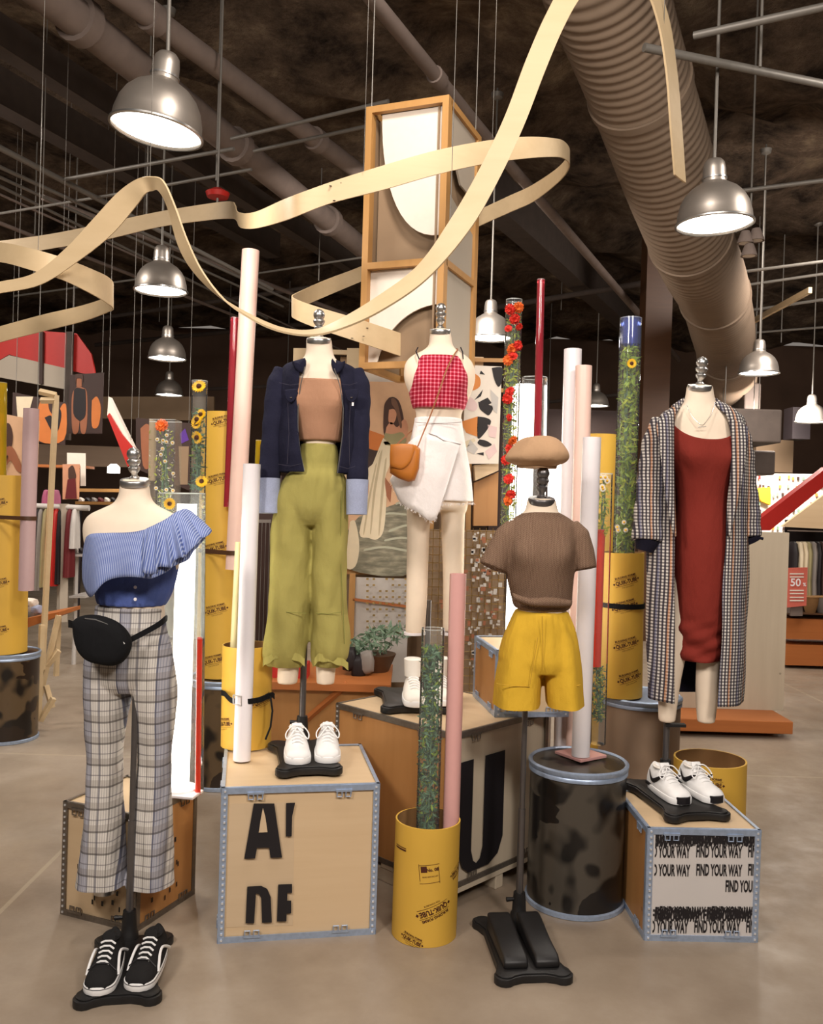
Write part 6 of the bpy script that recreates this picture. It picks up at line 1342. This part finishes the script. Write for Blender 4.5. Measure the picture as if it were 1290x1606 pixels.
for L, m_, k in ([(-40, 640), (62, 660), (58, 760), (-40, 760)], 'sky', 0), ([(2, 668), (14, 664), (20, 684), (16, 706), (6, 706)], 'hair', 1), ([(4, 705), (18, 700), (30, 722), (36, 740), (26, 738), (16, 722), (6, 738), (2, 730)], 'skin_d', 2), ([(2, 718), (12, 714), (8, 730), (2, 734)], 'pblk', 3):
    board('paper' if k == 0 else 'printed_shape', '', '', L, d_-.004*k, m_, .003, CP)
DP = thing('poster', 'dim poster of two people between the red-white strut and the flower tubes', 'poster', W(245, 735, 9.0)); d_ = 9.0
for L, m_, k in ([(213, 655), (300, 664), (298, 770), (213, 735)], 'pdark', 0), ([(220, 672), (232, 665), (240, 690), (236, 730), (224, 730)], 'skin_d', 1), ([(282, 680), (290, 672), (296, 690), (284, 696)], 'purple', 1), ([(280, 700), (296, 700), (294, 760), (282, 760)], 'brownpanel', 1):
    board('paper' if k == 0 else 'printed_shape', '', '', L, d_-.004*k, m_, .003, DP)
ST = thing('diagonal_strut', 'white and red diagonal strut above the shoulder of the left dress form', 'beam', W(195, 730, 8.0))
obj('white_face', plate([(170, 622), (209, 702), (209, 712), (168, 652)], 8.0, .1), MAT['whitesign'], ST, world=True, smooth=False)
obj('red_face', plate([(168, 652), (171, 648), (190, 680), (209, 703), (211, 722), (200, 732)], 7.97, .1), MAT['redsign'], ST, world=True, smooth=False)
board('slat_fascia', 'long brown slatted fascia across the left background', 'fascia', [(-60, 692), (335, 706), (335, 735), (-60, 728)], 11, 'slatwall', .1)
board('ceiling_bulkhead', 'dark bulkhead below the left ceiling', 'bulkhead', [(150, 622), (335, 622), (335, 660), (150, 656)], 15, 'brownpanel', .1)
board('slat_fascia', 'dark timber band behind the dress forms at centre', 'fascia', [(400, 700), (560, 700), (560, 740), (400, 740)], 12, 'pdark', .1)
# a-frame shelf and posts
AF = thing('ladder_shelf', 'tall raw timber ladder rack beside the left drum', 'rack', Z(75, 1110, 0))
for a_, b_ in (((88, 620), (66, 1050)), ((64, 628), (88, 628)), ((62, 614), (88, 620))): obj('timber_post', tube([W(*a_, 6.0), W(*b_, 6.0)], .022, 4), MAT['birch'], AF, world=True, smooth=False)
for a_, b_, d_ in (((63, 1090), (92, 965), 6.1), ((63, 1130), (84, 1095), 5.9), ((62, 1060), (92, 1020), 6.1), ((66, 980), (60, 1130), 5.9), ((92, 965), (88, 1060), 6.4), ((72, 1075), (82, 1110), 6.0)): obj('timber_rail', tube([W(*a_, d_), W(*b_, d_)], .022, 4), MAT['birch'], AF, world=True, smooth=False)
obj('shelf_board', plate([(40, 970), (92, 960), (92, 966), (44, 984)], 6.1, .4), MAT['orangewood'], AF, world=True, smooth=False)
for k, (u, v) in enumerate([(48, 952), (53, 962), (50, 945), (57, 955)]):
    o = obj('folded_shoe', pillow([(u-7, v-7), (u+6, v-5), (u+8, v+6), (u-6, v+8)], 6.25, .1, 3, 2), MAT[['ltgrey', 'grey', 'whitesign', 'denim_l'][k]]); tag(o, 'small grey and white shoe in the pile on the ladder rack shelf', 'shoe', 'shoe pile on the ladder rack')
CRk = thing('clothes_rack', 'clothes rack with pale round rail in the left background', 'rack', Z(105, 975, 0))
obj('rail', tube([W(50, 793, 8), W(140, 797, 8)], .025, 12), MAT['ltgrey'], CRk, world=True); obj('upright', tube([W(100, 790, 8), W(97, 975, 8)], .05, 4), MAT['greypanel'], CRk, world=True, smooth=False)
obj('back_shelf', plate([(50, 728), (130, 730), (130, 734), (50, 732)], 8.2, .3), MAT['orangewood'], CRk, world=True, smooth=False)
def gar(u, v0, v1, d, w_, mat, lb, g=None):
    a, b = W(u, v0, d), W(u, v1, d); h = a.z-b.z; o = obj('hanging_garment', xf(loft([(0, 0, h, .01, .03), (0, 0, h*.95, w_*.4, .06), (0, 0, h*.6, w_*.5, .09), (0, 0, 0, w_*.55, .1)], 24, lambda a, t, z: .008*sin(a*7)*t), Matrix.Identity(4)), MAT[mat]); o.location = b; tag(o, lb, 'garment', g)
for u, c, w_, v1, lb in [(58, 'pblk', .05, 918, 'black garment at the left end of the far rack'), (62, 'grey', .06, 925, 'grey garment on the far rack'), (70, 'olv', .05, 920, 'olive garment on the far rack'), (80, 'redsign', .09, 916, 'bright red garment on the far rack'), (87, 'redsign', .07, 918, 'second bright red garment on the far rack'), (93, 'pblk', .05, 915, 'black garment beside the red ones on the far rack'), (108, 'maroon', .06, 905, 'maroon garment right of the rack upright'), (117, 'ltgrey', .05, 860, 'pale garment hanging above the small red shoes')]: gar(u, 798, v1, 8.0, w_, c, lb)
for u in (73, 80, 87): gar(u, 768, 795, 8.4, .045, 'pinkc', 'small pink top on the upper rail at left', 'pink tops on the upper rail')
p = thing('poster', 'small poster of a person in a maroon dress in the left background', 'poster', W(112, 790, 7.8))
for L, m_, k in ([(98, 728), (125, 728), (124, 783), (98, 783)], 'skin', 0), ([(107, 735), (114, 730), (119, 745), (117, 752), (108, 752)], 'hair', 1), ([(106, 752), (118, 750), (120, 782), (102, 782)], 'maroon', 2): board('paper' if k == 0 else 'printed_shape', '', '', L, 7.8-.004*k, m_, .003, p)
p = thing('wall_sign', 'bright white lit card above the small maroon poster', 'sign', W(120, 760, 7.9)); board('sign_face', '', '', [(105, 710), (134, 711), (134, 762), (126, 762), (126, 730), (105, 729)], 7.9, 'whitesign', .01, p)
TB = thing('shoe_table', 'amber display table with shoes in the left background', 'table', (W(155, 830, 9).x, 9, 0))
obj('table_top', plate([(122, 766), (200, 767), (200, 772), (122, 771)], 9, .7), MAT['oak'], TB, world=True, smooth=False)
obj('table_top', plate([(118, 786), (200, 788), (200, 792), (118, 791)], 8.8, .7), MAT['oak'], TB, world=True, smooth=False)
for u in (126, 196): obj('table_leg', tube([W(u, 790, 9.1), Vector((W(u, 790, 9.1).x, 9.1, 0))], .02, 6), MAT['pblk'], TB, world=True)
tag(obj('table_lamp', lathe([(.06, 0), (.06, .06), (.03, .09)], W(178, 742, 8.9), 16), emit('far_spot', (1, .92, .8), 8)), 'small bright spotlight above the left background table', 'lamp')
for k in range(7): u = 128+k*10; o = obj('display_shoe', pillow([(u-4, 786), (u-3, 780), (u+1, 781), (u+5, 785), (u+5, 788), (u-4, 788)], 8.85, .08, 2, 2), MAT[['whitesign', 'pblk', 'grey', 'maroon'][k % 4]]); tag(o, 'small shoe in the row on the left background table', 'shoe', 'shoes on the left background table')
for k in range(5): u = 112+k*4; o = obj('display_shoe', pillow([(u-4, 866), (u-3, 858), (u+1, 860), (u+5, 864), (u+5, 868), (u-4, 868)], 8.2, .08, 2, 2), MAT[['whitesign', 'redsign', 'grey', 'ltgrey', 'pblk'][k % 5]]); tag(o, 'small shoe on the lower stand in the left background', 'shoe', 'shoes on the lower stand')
tag(obj('shoe_stand', join(plate([(108, 870), (134, 870), (134, 873), (108, 873)], 8.1, .4), plate([(108, 935), (134, 935), (134, 938), (108, 938)], 8.1, .4), tube([W(120, 873, 8.3), Vector((W(120, 873, 8.3).x, 8.3, 0))], .02, 6)), MAT['ltgrey'], smooth=False), 'grey metal shoe stand in the left background', 'stand')
def hang(t, pts):
    for (u, v, d) in pts:
        p = W(u, v, d); obj('hanging_wire', tube([p, (p.x, p.y, 5.45)], .003, 5), MAT['rod'], t, world=True)
hang(SP, [(112, 590, 9.21), (160, 586, 9.21)]); hang(WPo, [(25, 617, 8.61), (100, 632, 8.61)]); hang(CP, [(-20, 648, 6.41), (58, 662, 6.41)]); hang(DP, [(217, 658, 9.01), (296, 666, 9.01)])
hang(ST, [(170, 626, 8.05), (205, 700, 8.05)]); hang(BN2, [(20, 520, 9.52), (115, 526, 9.52)]); hang(P1, [(560, 600, 5.702), (660, 602, 5.702)]) if False else None
for o_ in [o for o in bpy.data.objects if o.parent is None and o.name.startswith('box_duct')]:
    x, y, z = o_.location
    for dx in (-.2, .2): obj('duct_hanger', tube([(x+dx, y, z+.2), (x+dx, y, 5.45)], .006, 5), MAT['rod'], o_, world=True)
# distant shelving to fill the depths between the forms
for k, (u0, v0, u1, v1, d, m_, lb) in enumerate([(1180, 690, 1236, 742, 14, 'brownpanel', 'brown bulkhead above the bright wall'), (395, 745, 440, 900, 11, 'pdark', 'dark cupboard far behind the white tube'), (770, 640, 960, 760, 15, 'pdark', 'dark far cabinet behind the flower tubes'), (1005, 560, 1035, 900, 11, 'darkwood', 'dark timber post left of the checked coat'), (1236, 640, 1262, 690, 12.4, 'pblk', 'dark machine housing by the distant right lamp')]):
    p, q = W(u0, v0, d), W(u1, v1, d)
    if m_ == 'darkwood': q.z = 0; p.z = 5.4
    if k in (1, 2): q.z = 0
    tag(obj('cabinet' if m_ != 'darkwood' else 'timber_post', box(((p.x+q.x)/2, d, (p.z+q.z)/2), (q.x-p.x, .3, p.z-q.z)), MAT[m_], smooth=False), lb, 'cabinet' if m_ != 'darkwood' else 'post')
